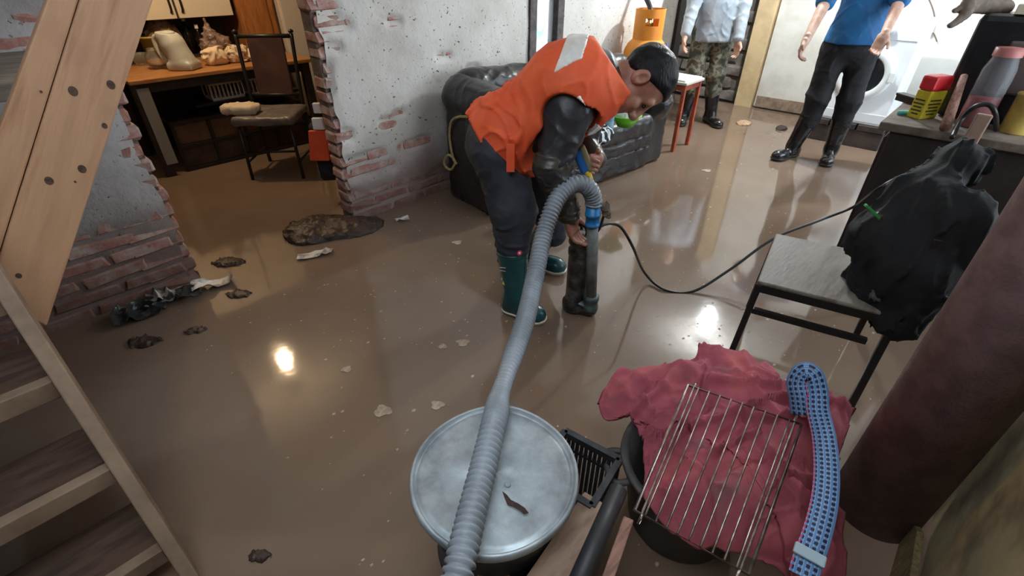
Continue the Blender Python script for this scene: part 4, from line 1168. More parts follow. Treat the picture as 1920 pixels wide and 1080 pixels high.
MB().bar(legs[0] - UP * .03, legs[3] - UP * .03, .02, .035).bar(legs[1] - UP * .03, legs[2] - UP * .03, .02, .035).bar(legs[0] - UP * .03, legs[1] - UP * .03, .02, .035).build('seat_rail', CHFR, ch)
MB().bar(legs[0] - UP * .14, legs[3] - UP * .14, .02, .022).build('stretcher', CHFR, ch)
MB().bar(legs[1] - UP * .14, legs[2] - UP * .14, .02, .022).build('stretcher', CHFR, ch)
MB().bar(legs[2] + UP * .24 + wn * .035, legs[3] + UP * .24 + wn * .035, .018, .10).build('backrest', SEATW, ch, bevel=.004)
COAT = mat('black_coat_cloth', srgb(15, 15, 17), .85, color2=srgb(26, 26, 28), scale=9, bump=.3, bscale=40)
cp = [PF(1650, 530, 1.50), PF(1662, 450, 1.52), PF(1728, 372, 1.56), PF(1800, 305, 1.60), PF(1672, 600, 1.36), PF(1815, 300, 1.55), PF(1725, 510, 1.38), PF(1700, 600, 1.34), PF(1785, 420, 1.42)]
coat_f = uni(.07, cap(cp[0], cp[1], .075, .08), cap(cp[1], cp[2], .08, .07), cap(cp[2], cp[3], .07, .05), cap(cp[0], cp[4], .07, .05), cap(cp[3], cp[5], .05, .04), cap(cp[0], cp[6], .08, .09), cap(cp[6], cp[7], .09, .05), cap(cp[6], cp[8], .09, .08), cap(cp[1], cp[8], .085, .08), cap(cp[2], cp[8], .075, .08), cap(cp[0], cp[8], .07, .07))
coat = thing('black_coat', 'black coat slung over the back of the plywood-seat chair', 'coat', Vector((cp[4].x, cp[4].y, cp[4].z - .07)))
soft('cloth', wrink(coat_f, .022, 24, 91, (1, 1, .6)), *bounds(cp, .15), .009, COAT, coat)
GRR = mat('grey_torn_lining', srgb(86, 84, 82), .8, color2=srgb(52, 50, 50), scale=20)
for x, y, r in ((1648, 545, .022), (1668, 555, .026), (1656, 580, .02), (1690, 520, .02)):
    q = PF(x, y, 1.40)
    soft('lining_fold', wrink(cap(q - UP * .02, q + UP * .015 + RIGHT * .015, r, r * .6), .012, 70, x), *bounds([q], .07), .005, GRR, coat)
cg = thing('clip', 'small green plastic clip on the edge of the black coat', 'clip', PF(1645, 408, 1.50))
ga, gb = PF(1622, 384, 1.50), PF(1648, 408, 1.49)
MB().bar(ga, gb, .016, .010).build('jaw', mat('green_clip', srgb(58, 150, 76), .4), cg, bevel=.003)
MB().bar(gb, PF(1652, 410, 1.48), .006, .012).bar(gb - (gb - ga) * .2 + UP * .01, gb + (gb - ga) * .15 + UP * .012, .008, .006).build('spring', CHROME, cg)

# ------------------------------------------------------------------ stairs on the left
PINE = mat('new_pine_board', srgb(192, 152, 118), .6, color2=srgb(170, 128, 98), scale=3.5, stretch=(1, 1, 1), bump=.08, bscale=40)
m, nt, b = nodes_of('knotty_pine')
oc = nt.nodes.new('ShaderNodeTexCoord').outputs['Object']
mr_ = nt.nodes.new('ShaderNodeMapping'); mr_.inputs['Rotation'].default_value = (0, math.radians(55), 0); nt.links.new(oc, mr_.inputs[0])
mp = nt.nodes.new('ShaderNodeMapping'); mp.inputs['Scale'].default_value = (1.2, 14, 14); nt.links.new(mr_.outputs[0], mp.inputs[0])
g1 = nz(nt, mp.outputs[0], 2.2, 6)
c0 = ramp(nt, g1, [(0.3, srgb(172, 130, 98)), (0.55, srgb(188, 146, 112)), (0.75, srgb(158, 114, 84))])
c0 = mix(nt, ramp(nt, nz(nt, oc, 4, 4), [(0.55, (0, 0, 0)), (0.75, (.5, .5, .5))]), c0, srgb(150, 112, 92))
nt.links.new(c0, b.inputs['Base Color']); b.inputs['Roughness'].default_value = .55
OLDWOOD = mat('grey_brown_stair_wood', srgb(146, 122, 100), .7, color2=srgb(116, 94, 76), scale=7, bump=.2, lo=.35, hi=.65)
TREADW = mat('dark_tread_wood', srgb(84, 62, 49), .75, color2=srgb(58, 43, 35), scale=5, bump=.2, stretch=(1, 5, 5))  # dark brown treads, colour deepened to hold the shade round the stair
stair = thing('stairs', 'steep wooden stair with thick pine boards at the left edge', 'stairs', (-.6, 1.4, 0))
sb, st2 = PZ(362, 1085, 0.0), PF(0, 528, 1.0)
sdir = (st2 - sb).normalized()
sb2 = sb - sdir * .0; st3 = sb + sdir * 1.75
nrm = Vector((1, 0, 0))
MB().bar(sb2 - Vector((0, 0, .0)), st3, .035, .085, up=sdir.cross(nrm)).build('stringer', OLDWOOD, stair, bevel=.004)
o_ = Vector((-.95, 0, 0))
MB().bar(sb2 + o_, st3 + o_, .035, .085, up=sdir.cross(nrm)).build('stringer', OLDWOOD, stair, bevel=.004)
def on_line(y_px):
    lo_, hi_ = 0.0, 1.75
    for _ in range(40):
        mid = (lo_ + hi_) / 2; p = sb + sdir * mid
        F = _ca * p.x + _sa * p.y; z = p.z - CAM_H; d = F * _c - z * _s; u = F * _s + z * _c
        if 540 - FOC * u / d > y_px: lo_ = mid
        else: hi_ = mid
    return sb + sdir * lo_
for y in (1010, 862, 700, 545):
    p = on_line(y)
    MB().bb(-1.10, p.x - .018, p.y - .03, p.y + .005, p.z - .05, p.z + .005).build('nosing', OLDWOOD, stair, bevel=.003)
    MB().bb(-1.10, p.x - .018, p.y + .005, p.y + .21, p.z - .045, p.z - .010).build('tread', TREADW, stair, bevel=.003)
# upper flight: two thick pine boards in the plane Y = 1.72
YB = 1.75
def ext(p, q, t): return p + (q - p) * t
def board(pa, pb, pc_, pd, name, m_, y=YB, th=.045):
    """pa-pb left edge top->bottom pixel, pc-pd right edge; extended upwards out of frame"""
    a, b1, c1, d1 = PY(*pa, y), PY(*pb, y), PY(*pc_, y), PY(*pd, y)
    a2 = ext(b1, a, 1.9); c2 = ext(d1, c1, 1.9)
    pts = [a2, b1, d1, c2]
    dirv = (a2 - b1).normalized(); cen = sum(pts, Vector((0, 0, 0))) / 4
    o = MB().prism(pts, (0, th, 0)).build(name, m_, stair, bevel=.005)
    return o
board((150, 0), (-25, 560), (287, 0), (88, 612), 'pine_board', MATS['knotty_pine'])
board((88, 0), (-90, 480), (148, 0), (-27, 558), 'pine_board', MATS['knotty_pine'], y=YB + .004)
KNOT = mat('dark_knot', srgb(92, 68, 52), .7, color2=srgb(66, 48, 38), scale=90)
for x, y, r in ((137, 171, .014), (208, 159, .013), (154, 317, .013), (92, 339, .013), (196, 236, .009), (35, 517, .009), (77, 172, .004), (141, 341, .004)):
    c = PY(x, y, YB - .001)
    MB().lathe([(r * .72, 0), (r * .4, .0015)], c, 14, Matrix(((1, 0, 0), (0, 0, 1), (0, -1, 0))) @ Matrix.Diagonal((1, 1.25, 1))).build('knot', KNOT, stair)
GREYTREAD = mat('grey_old_board', srgb(128, 116, 104), .8, color2=srgb(98, 88, 80), scale=6, bump=.2, stretch=(1, 6, 6))
for (x, y), dz in (((40, 150), 0), ((20, 330), 0), ((-60, 480), 0)):
    p = PY(x, y, YB + .10)
    MB().bb(p.x - .5, p.x + .12, YB + .06, YB + .75, p.z - .04, p.z).build('upper_tread', GREYTREAD, stair, bevel=.003)
    MB().bb(p.x - .5, p.x - .10, YB + .70, YB + .74, p.z, p.z + .22).build('riser', GREYTREAD, stair)
board((-100, 40), (-260, 460), (-20, 40), (-180, 500), 'rear_board', GREYTREAD, y=YB + .78)
# ================================================================== LAMPS
def bulb(loc, label, colr, watts, r, estr, drop):
    t = thing('ceiling_lamp', label, 'lamp', (loc[0], loc[1], loc[2] - r))
    MB().tube([(loc[0], loc[1], 2.49), (loc[0], loc[1], loc[2] + r + .05)], .006, 8).build('cord', BLKCABLE, t)
    MB().lathe([(.02, loc[2] + r - .005), (.022, loc[2] + r + .05), (.012, loc[2] + r + .06)], (loc[0], loc[1], 0), 12).build('socket', BLKCABLE, t, True)
    soft('globe', ell(loc, (r, r, r * 1.1)), np.array(loc) - r * 1.3, np.array(loc) + r * 1.3, r / 5, mat('glowing_' + str(int(r * 1000)), colr, .5, emit=colr, estr=estr), t)
    ld = bpy.data.lights.new('lamp_light', 'POINT'); ld.energy = watts; ld.color = colr; ld.shadow_soft_size = r
    lo_ = bpy.data.objects.new('lamp_light', ld); col.objects.link(lo_); lo_.parent = t
    lo_.location = Vector(loc) - t.location - Vector((0, 0, r * 1.4 + .02)); return t
bulb((1.08, 4.42, 2.15), 'warm globe lamp hanging from the kitchen ceiling', (1.0, .72, .42), 34, .055, 90, .2)
bulb((5.05, 1.50, 2.28), 'cool white globe lamp hanging near the washing machine', (.92, .97, 1.0), 130, .038, 90, .2)

# ================================================================== SOFA
LEATHER = mat('black_leather', srgb(36, 34, 35), .34, color2=srgb(48, 45, 45), scale=5, bump=.35, bscale=22, coat=.15)
sofa = thing('leather_sofa', 'black leather two-seat sofa against the plastered brick wall', 'sofa', (2.05, 2.13, 0), math.radians(-6.5))
def so(name, fn, lo, hi, parent=None, v=.012, amp=.010, fr=16, seed=5):
    return soft(name, wrink(fn, amp, fr, seed), np.array(lo) - .05, np.array(hi) + .05, v, LEATHER, parent or sofa, world=False)
so('base', rbox((.95, .31, .15), (.93, .27, .14), .04), (0, 0, 0), (1.9, .62, .35), amp=.004)
arm = uni(.05, rbox((.13, .29, .31), (.125, .27, .31), .05), cap((.14, .07, .68), (.14, .50, .70), .125, .14))
so('left_arm', arm, (-.02, -.08, 0), (.3, .66, .88), seed=11)
arm2 = uni(.05, rbox((1.77, .29, .24), (.125, .27, .24), .05), cap((1.77, .06, .50), (1.77, .50, .52), .115, .125))
so('right_arm', arm2, (1.62, -.08, 0), (1.93, .66, .68), seed=12)
so('backrest', uni(.05, rbox((.95, .50, .5), (.85, .08, .32), .06), cap((.2, .50, .76), (1.75, .50, .70), .11, .10)), (.05, .36, .15), (1.88, .64, .9), seed=13)
for i, x in enumerate((.60, 1.29)):
    so('seat_cushion', rbox((x, .20, .36), (.345, .24, .085), .06), (x - .37, -.06, .26), (x + .37, .46, .46), seed=20 + i)
    so('back_cushion', rbox((x, .40, .58), (.34, .09, .18), .075), (x - .37, .28, .38), (x + .37, .52, .78), seed=30 + i, amp=.012)
so('front_roll', rbox((.95, .015, .245), (.70, .045, .065), .045), (.2, -.04, .16), (1.7, .08, .33), seed=41, amp=.012)
so('front_panel', rbox((.95, .03, .10), (.72, .035, .09), .03), (.2, -.02, 0), (1.7, .08, .2), seed=42, amp=.012)
# cord looped over the sofa arm
ROPE = mat('yellowed_cord', srgb(186, 170, 120), .8, color2=srgb(160, 140, 96), scale=60)
rx = 2.10
rp = [PX(882, 220, rx - .02), PX(862, 219, rx - .02), PX(848, 226, rx - .02), PX(843, 248, rx - .01), PX(845, 275, rx - .01), PX(850, 297, rx - .01), PX(853, 306, rx - .02), PX(846, 318, rx - .02), PX(836, 313, rx - .02), PX(833, 302, rx - .02), PX(840, 291, rx - .02), PX(849, 296, rx - .025), PX(856, 308, rx - .025)]
tag(MB().tube(spline(rp, 8), .009, 8).build('cord', ROPE, None, True), 'yellowed cord hanging with a knot loop down the sofa arm', 'cord')

# things on the sofa
SEATZ = .462
q = PZ(1172, 236, SEATZ); bowl = thing('green_bowl', 'bright green plastic bowl on the leather sofa seat', 'bowl', q)
MB().lathe([(.0, .004), (.055, .004), (.06, .0), (.085, .05), (.108, .075), (.112, .078), (.108, .08), (.082, .055), (.055, .012), (.0, .012)], q, 32, cap=False).build('bowl_wall', mat('bright_green_plastic', srgb(120, 214, 50), .35), bowl, True)
cl2 = soft('white_cloth', wrink(ell(q + UP * .085, (.075, .075, .045)), .02, 40, 3), np.array(q) - (.11, .11, .0), np.array(q) + (.11, .11, .17), .006, mat('white_cotton', srgb(228, 228, 224), .8))
tag(cl2, 'crumpled white cloth heaped in the green bowl', 'cloth')
q = PZ(1139, 246, SEATZ); cup = thing('blue_bottle', 'pale blue plastic bottle standing next to the green bowl', 'bottle', q)
MB().lathe([(.0, 0), (.036, .0), (.038, .01), (.038, .07), (.034, .075), (.038, .08), (.038, .11), (.02, .135), (.0, .135)], q, 20, cap=False).build('bottle_wall', mat('pale_blue_plastic', srgb(120, 160, 178), .35), cup, True)
MB().lathe([(.0, .135), (.017, .135), (.017, .155), (.0, .155)], q, 16, cap=False).build('cap', mat('pale_green_cap', srgb(150, 200, 170), .4), cup, True)
m, nt, b = nodes_of('black_white_stripe_cloth')
oc = nt.nodes.new('ShaderNodeTexCoord').outputs['Object']; sx_ = nt.nodes.new('ShaderNodeSeparateXYZ'); nt.links.new(oc, sx_.inputs[0])
fr_ = math_(nt, 'LESS_THAN', math_(nt, 'FRACT', math_(nt, 'MULTIPLY', math_(nt, 'ADD', sx_.outputs[0], sx_.outputs[1]), 16)), .45)
nt.links.new(mix(nt, fr_, srgb(30, 30, 34), srgb(216, 226, 230)), b.inputs['Base Color']); b.inputs['Roughness'].default_value = .8
q = PZ(1116, 262, SEATZ)
tag(soft('striped_cloth', wrink(rbox(q + UP * .035, (.10, .08, .04), .03), .018, 40, 8), np.array(q) - (.14, .12, .02), np.array(q) + (.14, .12, .11), .007, m), 'crumpled black and white striped cloth on the sofa seat edge', 'cloth')

# ================================================================== GAS CYLINDER
GASO = mat('orange_gas_paint', srgb(232, 150, 52), .45, color2=srgb(222, 136, 46), scale=5)
gc = Vector((4.42, 2.52, 0))
gas = thing('gas_cylinder', 'orange gas cylinder with a handle collar behind the sofa end', 'gas cylinder', gc)
MB().lathe([(.15, 0), (.155, .0), (.155, .05), (.17, .07), (.195, .11), (.202, .16), (.202, .72), (.195, .78), (.17, .835), (.13, .875), (.06, .895), (.0, .9)], gc, 48, cap=False).build('body', GASO, gas, True)
hole_dir = math.atan2(-gc.y, -gc.x)
def collar():
    mb = MB(); seg = 48; R, t = .132, .006; zs = [.868, .985, 1.045, 1.115]
    for iz in range(3):
        for k in range(seg):
            a0, a1 = 2 * math.pi * k / seg, 2 * math.pi * (k + 1) / seg; am = (a0 + a1) / 2
            da = [abs((am - hole_dir - off + math.pi) % (2 * math.pi) - math.pi) for off in (.18, math.pi + .18)]
            if iz == 1 and min(da) < .42: continue
            vs = []
            for a in (a0, a1):
                for r in (R, R - t):
                    for z in (zs[iz], zs[iz + 1]): vs.append(gc + Vector((r * math.cos(a), r * math.sin(a), z)))
            mb.add(vs, [(0, 4, 5, 1), (2, 3, 7, 6), (1, 5, 7, 3), (0, 2, 6, 4), (0, 1, 3, 2), (4, 6, 7, 5)])
    return mb
co_ = collar().build('collar', GASO, gas)
MB().lathe([(.026, .88), (.026, .96), (.036, .965), (.036, 1.0), (.015, 1.01), (.015, 1.04)], gc, 16).build('valve', mat('brass_valve', srgb(150, 126, 70), .35, metal=.8), gas, True)
MB().tube(spline([gc + UP * 1.03, gc + UP * 1.10 + Vector((.03, .02, 0)), gc + Vector((.07, .12, 1.2)), gc + Vector((.1, .24, 1.28))], 6), .022, 10).build('gas_hose', BLKCABLE, gas, True)
LOGO = mat('blue_logo_paint', srgb(70, 70, 150), .5)
def on_cyl(x, y, R=.2035):
    d = ray(x, y)[0].normalized(); o0 = Vector((0, 0, CAM_H)) - gc; a = d.x ** 2 + d.y ** 2; b0 = 2 * (d.x * o0.x + d.y * o0.y); c0 = o0.x ** 2 + o0.y ** 2 - R * R
    ds = b0 * b0 - 4 * a * c0
    if ds < 0: ds = 0
    return Vector((0, 0, CAM_H)) + d * ((-b0 - math.sqrt(ds)) / (2 * a))
for pts in ([(1240, 94), (1244, 84), (1249, 81), (1247, 89), (1243, 94)], [(1246, 93), (1249, 85), (1252, 84)], [(1251, 93), (1252, 87), (1254, 86)]):
    MB().tube(spline([on_cyl(*p_) for p_ in pts], 4), .004, 6).build('logo_stroke', LOGO, gas)

# ================================================================== SIDE TABLE
REDLEG = mat('orange_red_wood', srgb(176, 84, 56), .6, color2=srgb(150, 70, 48), scale=12)
tcn = PZ(1272, 146, .60)
tb_ = thing('side_table', 'small pale-topped table with orange-red legs by the sofa end', 'table', (tcn.x, tcn.y, 0))
TX, TY = .17, .17
MB().bb(tcn.x - TX, tcn.x + TX, tcn.y - TY, tcn.y + TY, .578, .60).build('table_top', mat('pale_laminate', srgb(206, 200, 188), .5), tb_, bevel=.004)
for sx in (-1, 1):
    for sy in (-1, 1):
        MB().bb(tcn.x + sx * (TX - .03) - .016, tcn.x + sx * (TX - .03) + .016, tcn.y + sy * (TY - .03) - .016, tcn.y + sy * (TY - .03) + .016, 0, .578).build('leg', REDLEG, tb_, bevel=.003)
MB().bb(tcn.x - TX + .02, tcn.x + TX - .02, tcn.y - TY + .02, tcn.y + TY - .02, .53, .577).build('apron', REDLEG, tb_)
tag(MB().prism([Vector((tcn.x + a, tcn.y + b_, .602)) for a, b_ in ((-.15, -.14), (.13, -.16), (.15, .10), (-.12, .14))], (0, 0, .012)).build('paper_stack', mat('white_paper', srgb(240, 240, 238), .7)), 'white sheets of paper lying on the small pale-topped table', 'paper')

# ================================================================== WASHING MACHINE
WM = mat('white_enamel', srgb(232, 236, 238), .3, color2=srgb(222, 226, 228), scale=3)
mx = 5.55
py0, py1 = PX(1655, 240, mx).y - .0, PX(1655, 240, mx).y + .60
pz0 = PX(1655, 240, mx).z
pz0 = max(.14, min(.24, pz0))
wmach = thing('washing_machine', 'white front-loading washing machine behind the man in blue', 'washing machine', (mx + .3, (py0 + py1) / 2, pz0))
MB().bb(mx, mx + .58, py0, py1, pz0, pz0 + .85).build('cabinet', WM, wmach, bevel=.012)
MB().bb(mx - .006, mx + .01, py0 + .01, py1 - .01, pz0 + .70, pz0 + .84).build('control_panel', WM, wmach, bevel=.006)
MB().bb(mx - .012, mx, py1 - .20, py1 - .03, pz0 + .725, pz0 + .82).build('detergent_drawer', WM, wmach, bevel=.004)
MB().bb(mx - .004, mx + .01, py0 + .01, py1 - .01, pz0 + .02, pz0 + .10).build('kick_panel', mat('offwhite_panel', srgb(208, 212, 214), .4), wmach, bevel=.004)
MYC = Matrix(((0, 0, -1), (1, 0, 0), (0, -1, 0)))
dcn = Vector((mx, (py0 + py1) / 2, pz0 + .42))
dr = MB().lathe([(.225, 0), (.225, .02), (.21, .035), (.165, .04), (.15, .025), (.15, .0)], dcn, 40, MYC, cap=False).build('door', mat('white_door_ring', srgb(220, 224, 222), .3), wmach, True)
MB().lathe([(.0, .012), (.06, .015), (.12, .022), (.152, .03)], dcn, 36, MYC, cap=False).build('door_glass', mat('dark_door_glass', srgb(30, 32, 36), .12, coat=.5), dr, True)
MB().bb(mx - .05, mx - .03, py0 + .06, py0 + .10, pz0 + .38, pz0 + .46).build('handle', mat('white_door_ring', (1, 1, 1)), dr, bevel=.004)
MB().lathe([(.035, 0), (.035, .02), (.03, .026)], Vector((mx - .006, py0 + .22, pz0 + .77)), 24, MYC).build('knob', mat('offwhite_panel', (1, 1, 1)), wmach, True)
pl = thing('timber_plinth', 'dark muddy timber base carrying the washing machine', 'plinth', (mx + .3, (py0 + py1) / 2, 0))
DKT = mat('dark_muddy_timber', srgb(62, 50, 42), .8, color2=srgb(44, 36, 32), scale=9, bump=.3)
for i in range(3):
    y0 = py0 - .03 + (py1 - py0 + .08) * i / 3
    MB().bb(mx - .04, mx + .60, y0 + .008, y0 + (py1 - py0 + .08) / 3 - .008, pz0 - .05, pz0 - .001).build('deck_board', DKT, pl, bevel=.004)
MB().bb(mx - .03, mx + .06, py0 - .03, py1 + .05, 0, pz0 - .05).build('bearer', DKT, pl, bevel=.006)
MB().bb(mx + .48, mx + .57, py0 - .03, py1 + .05, 0, pz0 - .05).build('bearer', DKT, pl, bevel=.006)
wr_ = spline([PX(1738, -10, FAR_X - .02), PX(1750, 20, FAR_X - .02), PX(1752, 45, FAR_X - .02), PX(1744, 68, FAR_X - .02), PX(1750, 62, FAR_X - .02), PX(1757, 78, FAR_X - .02)], 6)
tag(MB().tube(wr_, .006, 6).build('thin_wire', mat('brown_wire', srgb(110, 96, 84), .6), None, True), 'thin loose wire hanging on the white far wall', 'wire')
# dark low slab and lumps on the floor beside the far door
for i, (x, y, w, h, lab) in enumerate(((1395, 232, .10, .018, 'small pale soaked rag in the water by the cream door frame'), (1465, 242, .07, .025, 'small dark clod in the water before the white door'))):
    q = PZ(x, y, 0)
    tag(soft('floating_rag' if i == 0 else 'mud_clod', wrink(ell(q + UP * .004, (w, w * .7, h)), .012, 60, i), np.array(q) - (.16, .16, .03), np.array(q) + (.16, .16, .06), .008, mat('soaked_rag', srgb(170, 140, 110), .7) if i == 0 else MATS['dark_muddy_timber']), lab, 'debris')

# ================================================================== WORKBENCH AND WHAT IS ON IT
DKCAB = mat('dark_brown_cabinet', srgb(52, 42, 40), .55, color2=srgb(38, 31, 30), scale=7, bump=.15)
BTOP = mat('weathered_bench_top', srgb(122, 110, 98), .8, color2=srgb(90, 80, 70), scale=9, bump=.3)
BZ = .80
bench = thing('workbench', 'dark cabinet workbench with a weathered top at the right edge', 'workbench', (3.4, 0, 0))
BX0, BX1, BY0, BY1 = 3.02, 3.75, -.60, .345
MB().bb(BX0 + .03, BX1 - .03, BY0 + .03, BY1 - .03, 0, BZ - .04).build('cabinet', DKCAB, bench, bevel=.006)
MB().bb(BX0, BX1, BY0, BY1 + .02, BZ - .04, BZ).build('bench_top', BTOP, bench, bevel=.006)
MB().bb(BX0 + .06, BX0 + .42, BY1 - .03, BY1 - .012, .05, BZ - .08).build('door', DKCAB, bench, bevel=.004)
MB().bb(BX0 + .45, BX1 - .06, BY1 - .03, BY1 - .012, .05, BZ - .08).build('door', DKCAB, bench, bevel=.004)

def zrot(a): return Matrix.Rotation(a, 3, 'Z')
qb = PZ(1726, 220, BZ)
tin = thing('yellow_tin', 'yellow tin with a red lid on the workbench corner', 'tin', qb, math.radians(-30))
h_ = .20
MB().bb(-.055, .055, -.035, .035, 0, h_ * .66).build('tin_body', mat('yellow_label', srgb(204, 186, 44), .5, color2=srgb(190, 168, 36), scale=14), tin, world=False, bevel=.006)
MB().bb(-.058, .058, -.038, .038, h_ * .66, h_).build('lid', mat('red_lid', srgb(206, 36, 44), .4), tin, world=False, bevel=.012)
INK = mat('dark_print', srgb(60, 56, 30), .6)
for i, (w, zz) in enumerate(((.07, .085), (.08, .068), (.06, .052), (.075, .036), (.05, .020))):
    MB().bb(-.0565, -.0555, -w * .35, w * .35, zz, zz + .007).build('printed_line', INK, tin, world=False)
    MB().bb(-w / 2, w / 2, -.0365, -.0355, zz, zz + .007).build('printed_line', INK, tin, world=False)
qk = Vector((3.42, .02, 0))
blk = thing('black_case', 'tall black case standing on the workbench behind the jars', 'case', Vector((qk.x, qk.y, BZ)), math.radians(-4))
BLKP = mat('black_vinyl', srgb(22, 22, 25), .35, color2=srgb(32, 32, 36), scale=12, bump=.15)
MB().bb(-.10, .14, -.22, .17, 0, .46).build('shell', BLKP, blk, world=False, bevel=.03)
MB().bb(-.115, -.095, -.16, .02, .14, .36).build('front_window', mat('dusky_pane', srgb(96, 84, 82), .3), blk, world=False, bevel=.01)
MB().bb(-.09, .10, -.16, .06, .46, .50).build('top_panel', mat('paper_label', srgb(206, 198, 172), .7), blk, world=False, bevel=.004)
qj = PZ(1838, 222, BZ)
jar = thing('plastic_jar', 'clear plastic jar with red contents on the cluttered workbench', 'jar', (3.225, .035, BZ))
jl = jar.location
MB().lathe([(.0, .002), (.053, .002), (.057, .01), (.057, .13), (.0, .13)], jl, 24, cap=False).build('red_contents', mat('red_powder', srgb(170, 36, 48), .6), jar, True)
MB().lathe([(.0, 0), (.057, 0), (.061, .01), (.061, .25), (.048, .295), (.048, .31)], jl, 24, cap=False).build('jar_wall', mat('clear_plastic', srgb(214, 216, 220), .12, trans=.85, ior=1.2), jar, True)
MB().lathe([(.053, .305), (.053, .34), (.0, .345)], jl, 24, cap=False).build('cap', mat('dull_red_cap', srgb(176, 110, 104), .5), jar, True)
wk = MB().tube([PZ(1772, 240, BZ + .02), PX(1790, 190, 3.17), PX(1808, 142, 3.27)], [.022, .020, .014], 12).build('mallet', mat('pinkish_wood', srgb(156, 116, 100), .8), None, True)
tag(wk, 'pinkish wooden mallet leaning on the tall black case', 'tool')
yt = PZ(1886, 246, BZ); yt = thing('yellow_can', 'dented yellow paint can at the far right of the workbench', 'can', (yt.x + .0, yt.y - .03, BZ))
MB().lathe([(.0, 0), (.06, 0), (.062, .004), (.06, .008), (.06, .16), (.063, .165), (.06, .17), (.0, .168)], yt.location, 28, cap=False).build('can_wall', mat('old_yellow_paint', srgb(184, 156, 76), .6, color2=srgb(160, 134, 70), scale=14), yt, True)
MB().tube(spline([yt.location + Vector((-.06, 0, .15)), yt.location + Vector((-.05, -.04, .2)), yt.location + Vector((.0, -.05, .22)), yt.location + Vector((.05, -.04, .2)), yt.location + Vector((.06, 0, .15))], 5), .003, 6).build('bail_handle', CHROME, yt)
lt = PX(1848, 214, 2.955)
lg = MB().bar((lt.x - .14, lt.y + .03, 0), lt, .085, .055, up=(0, 1, 0)).build('timber_post', mat('grey_timber', srgb(150, 122, 106), .85, color2=srgb(128, 106, 92), scale=8, bump=.3), None, bevel=.006)
tag(lg, 'pinkish-brown timber post leaning against the front of the workbench', 'timber')
ca2 = spline([PZ(1785, 258, BZ + .01), PX(1800, 228, 3.03), PX(1825, 202, 3.03), PX(1852, 196, 3.04), PX(1866, 212, 3.04), PZ(1868, 244, BZ + .01)], 6)
tag(MB().tube(ca2, .010, 8).build('rubber_hose', BLKCABLE, None, True), 'short black rubber hose arched over the workbench front edge', 'hose')
q = PZ(1690, 216, BZ)
tag(MB().tube([q + UP * .012 - RIGHT * .02, q + UP * .012 + RIGHT * .03], .011, 10).build('marker_cap', mat('turquoise_plastic', srgb(70, 180, 180), .4), None, True), 'small turquoise cap lying on the workbench corner', 'cap')
br = thing('scrub_brush', 'flat dark scrubbing brush behind the yellow tin', 'brush', PZ(1700, 192, BZ), math.radians(-40))
MB().bb(-.025, .025, -.07, .07, .025, .04).build('back', DKCAB, br, world=False, bevel=.005)
MB().bb(-.02, .02, -.065, .065, 0, .025).build('bristles', mat('dark_bristle', srgb(60, 52, 46), .9, bump=1, bscale=200), br, world=False)
# rag/glove hanging from the case top
gp = [PX(1818, 8, 3.34), PX(1790, 20, 3.3), PX(1812, 26, 3.31), PX(1786, 46, 3.28), PX(1804, 40, 3.3)]
gl = soft('work_glove', wrink(uni(.012, cap(gp[0] + RIGHT * .17 - UP * .012, gp[0], .032, .035), cap(gp[0], gp[1], .016, .011), cap(gp[0], gp[2], .03, .02), cap(gp[2], gp[3], .017, .012), cap(gp[4] + UP * .02, gp[3] - RIGHT * .01 - UP * .005, .013, .010)), .004, 60, 4), *bounds(gp + [gp[0] + RIGHT * .17], .08), .006, mat('dusty_glove', srgb(132, 118, 106), .85, color2=srgb(110, 98, 88), scale=20))
tag(gl, 'dusty grey work glove draped over the tall black case', 'glove')

# ================================================================== KITCHEN
KW = mat('warm_white_cabinet', srgb(222, 210, 190), .45)
kc = thing('wall_cupboard', 'white kitchen wall cupboard with dark handles above the table', 'cupboard', (1.35, 5.75, 1.02))
kz = 1.035
MB().bb(.70, 1.96, 5.55, 6.12, kz, 2.0).build('carcass', mat('dark_kitchen_carcass', srgb(52, 44, 40), .6), kc)
for x0, x1, hx in ((.71, 1.12, None), (1.125, 1.47, 1.43), (1.48, 1.95, 1.52)):
    d_ = MB().bb(x0 + .004, x1 - .004, 5.53, 5.55, kz + .005, 1.95).build('door', KW, kc, bevel=.004)
    if hx: MB().tube(spline([Vector((hx, 5.53, kz + .05)), Vector((hx, 5.50, kz + .08)), Vector((hx, 5.50, kz + .18)), Vector((hx, 5.53, kz + .21))], 5), .009, 8).build('handle', BLKCABLE, d_, True)
    else: MB().bb(.90, 1.02, 5.52, 5.535, kz + .09, kz + .12).build('handle', BLKCABLE, d_)
WOODO = mat('orange_varnished_wood', srgb(176, 118, 66), .4, color2=srgb(154, 98, 54), scale=6, stretch=(6, 6, 1))
wc = thing('tall_wood_cabinet', 'orange varnished wooden cabinet next to the white cupboard', 'cabinet', (2.15, 5.8, 0))
MB().bb(2.0, 2.36, 5.56, 6.1, 0, 1.9).build('carcass', WOODO, wc, bevel=.004)
d_ = MB().bb(2.02, 2.34, 5.54, 5.56, .08, 1.85).build('door', WOODO, wc, bevel=.004)
MB().bb(2.08, 2.28, 5.525, 5.54, .2, 1.2).build('door_panel', WOODO, d_, bevel=.008)
fg = thing('fridge', 'plain white fridge at the kitchen corner', 'fridge', (2.6, 5.8, 0))
MB().bb(2.38, 2.82, 5.5, 6.1, 0.02, 1.6).build('cabinet', mat('fridge_white', srgb(212, 204, 192), .4), fg, bevel=.01)
MB().bb(2.385, 2.815, 5.47, 5.498, .06, 1.58).build('door', mat('fridge_white', (1, 1, 1)), fg, bevel=.008)
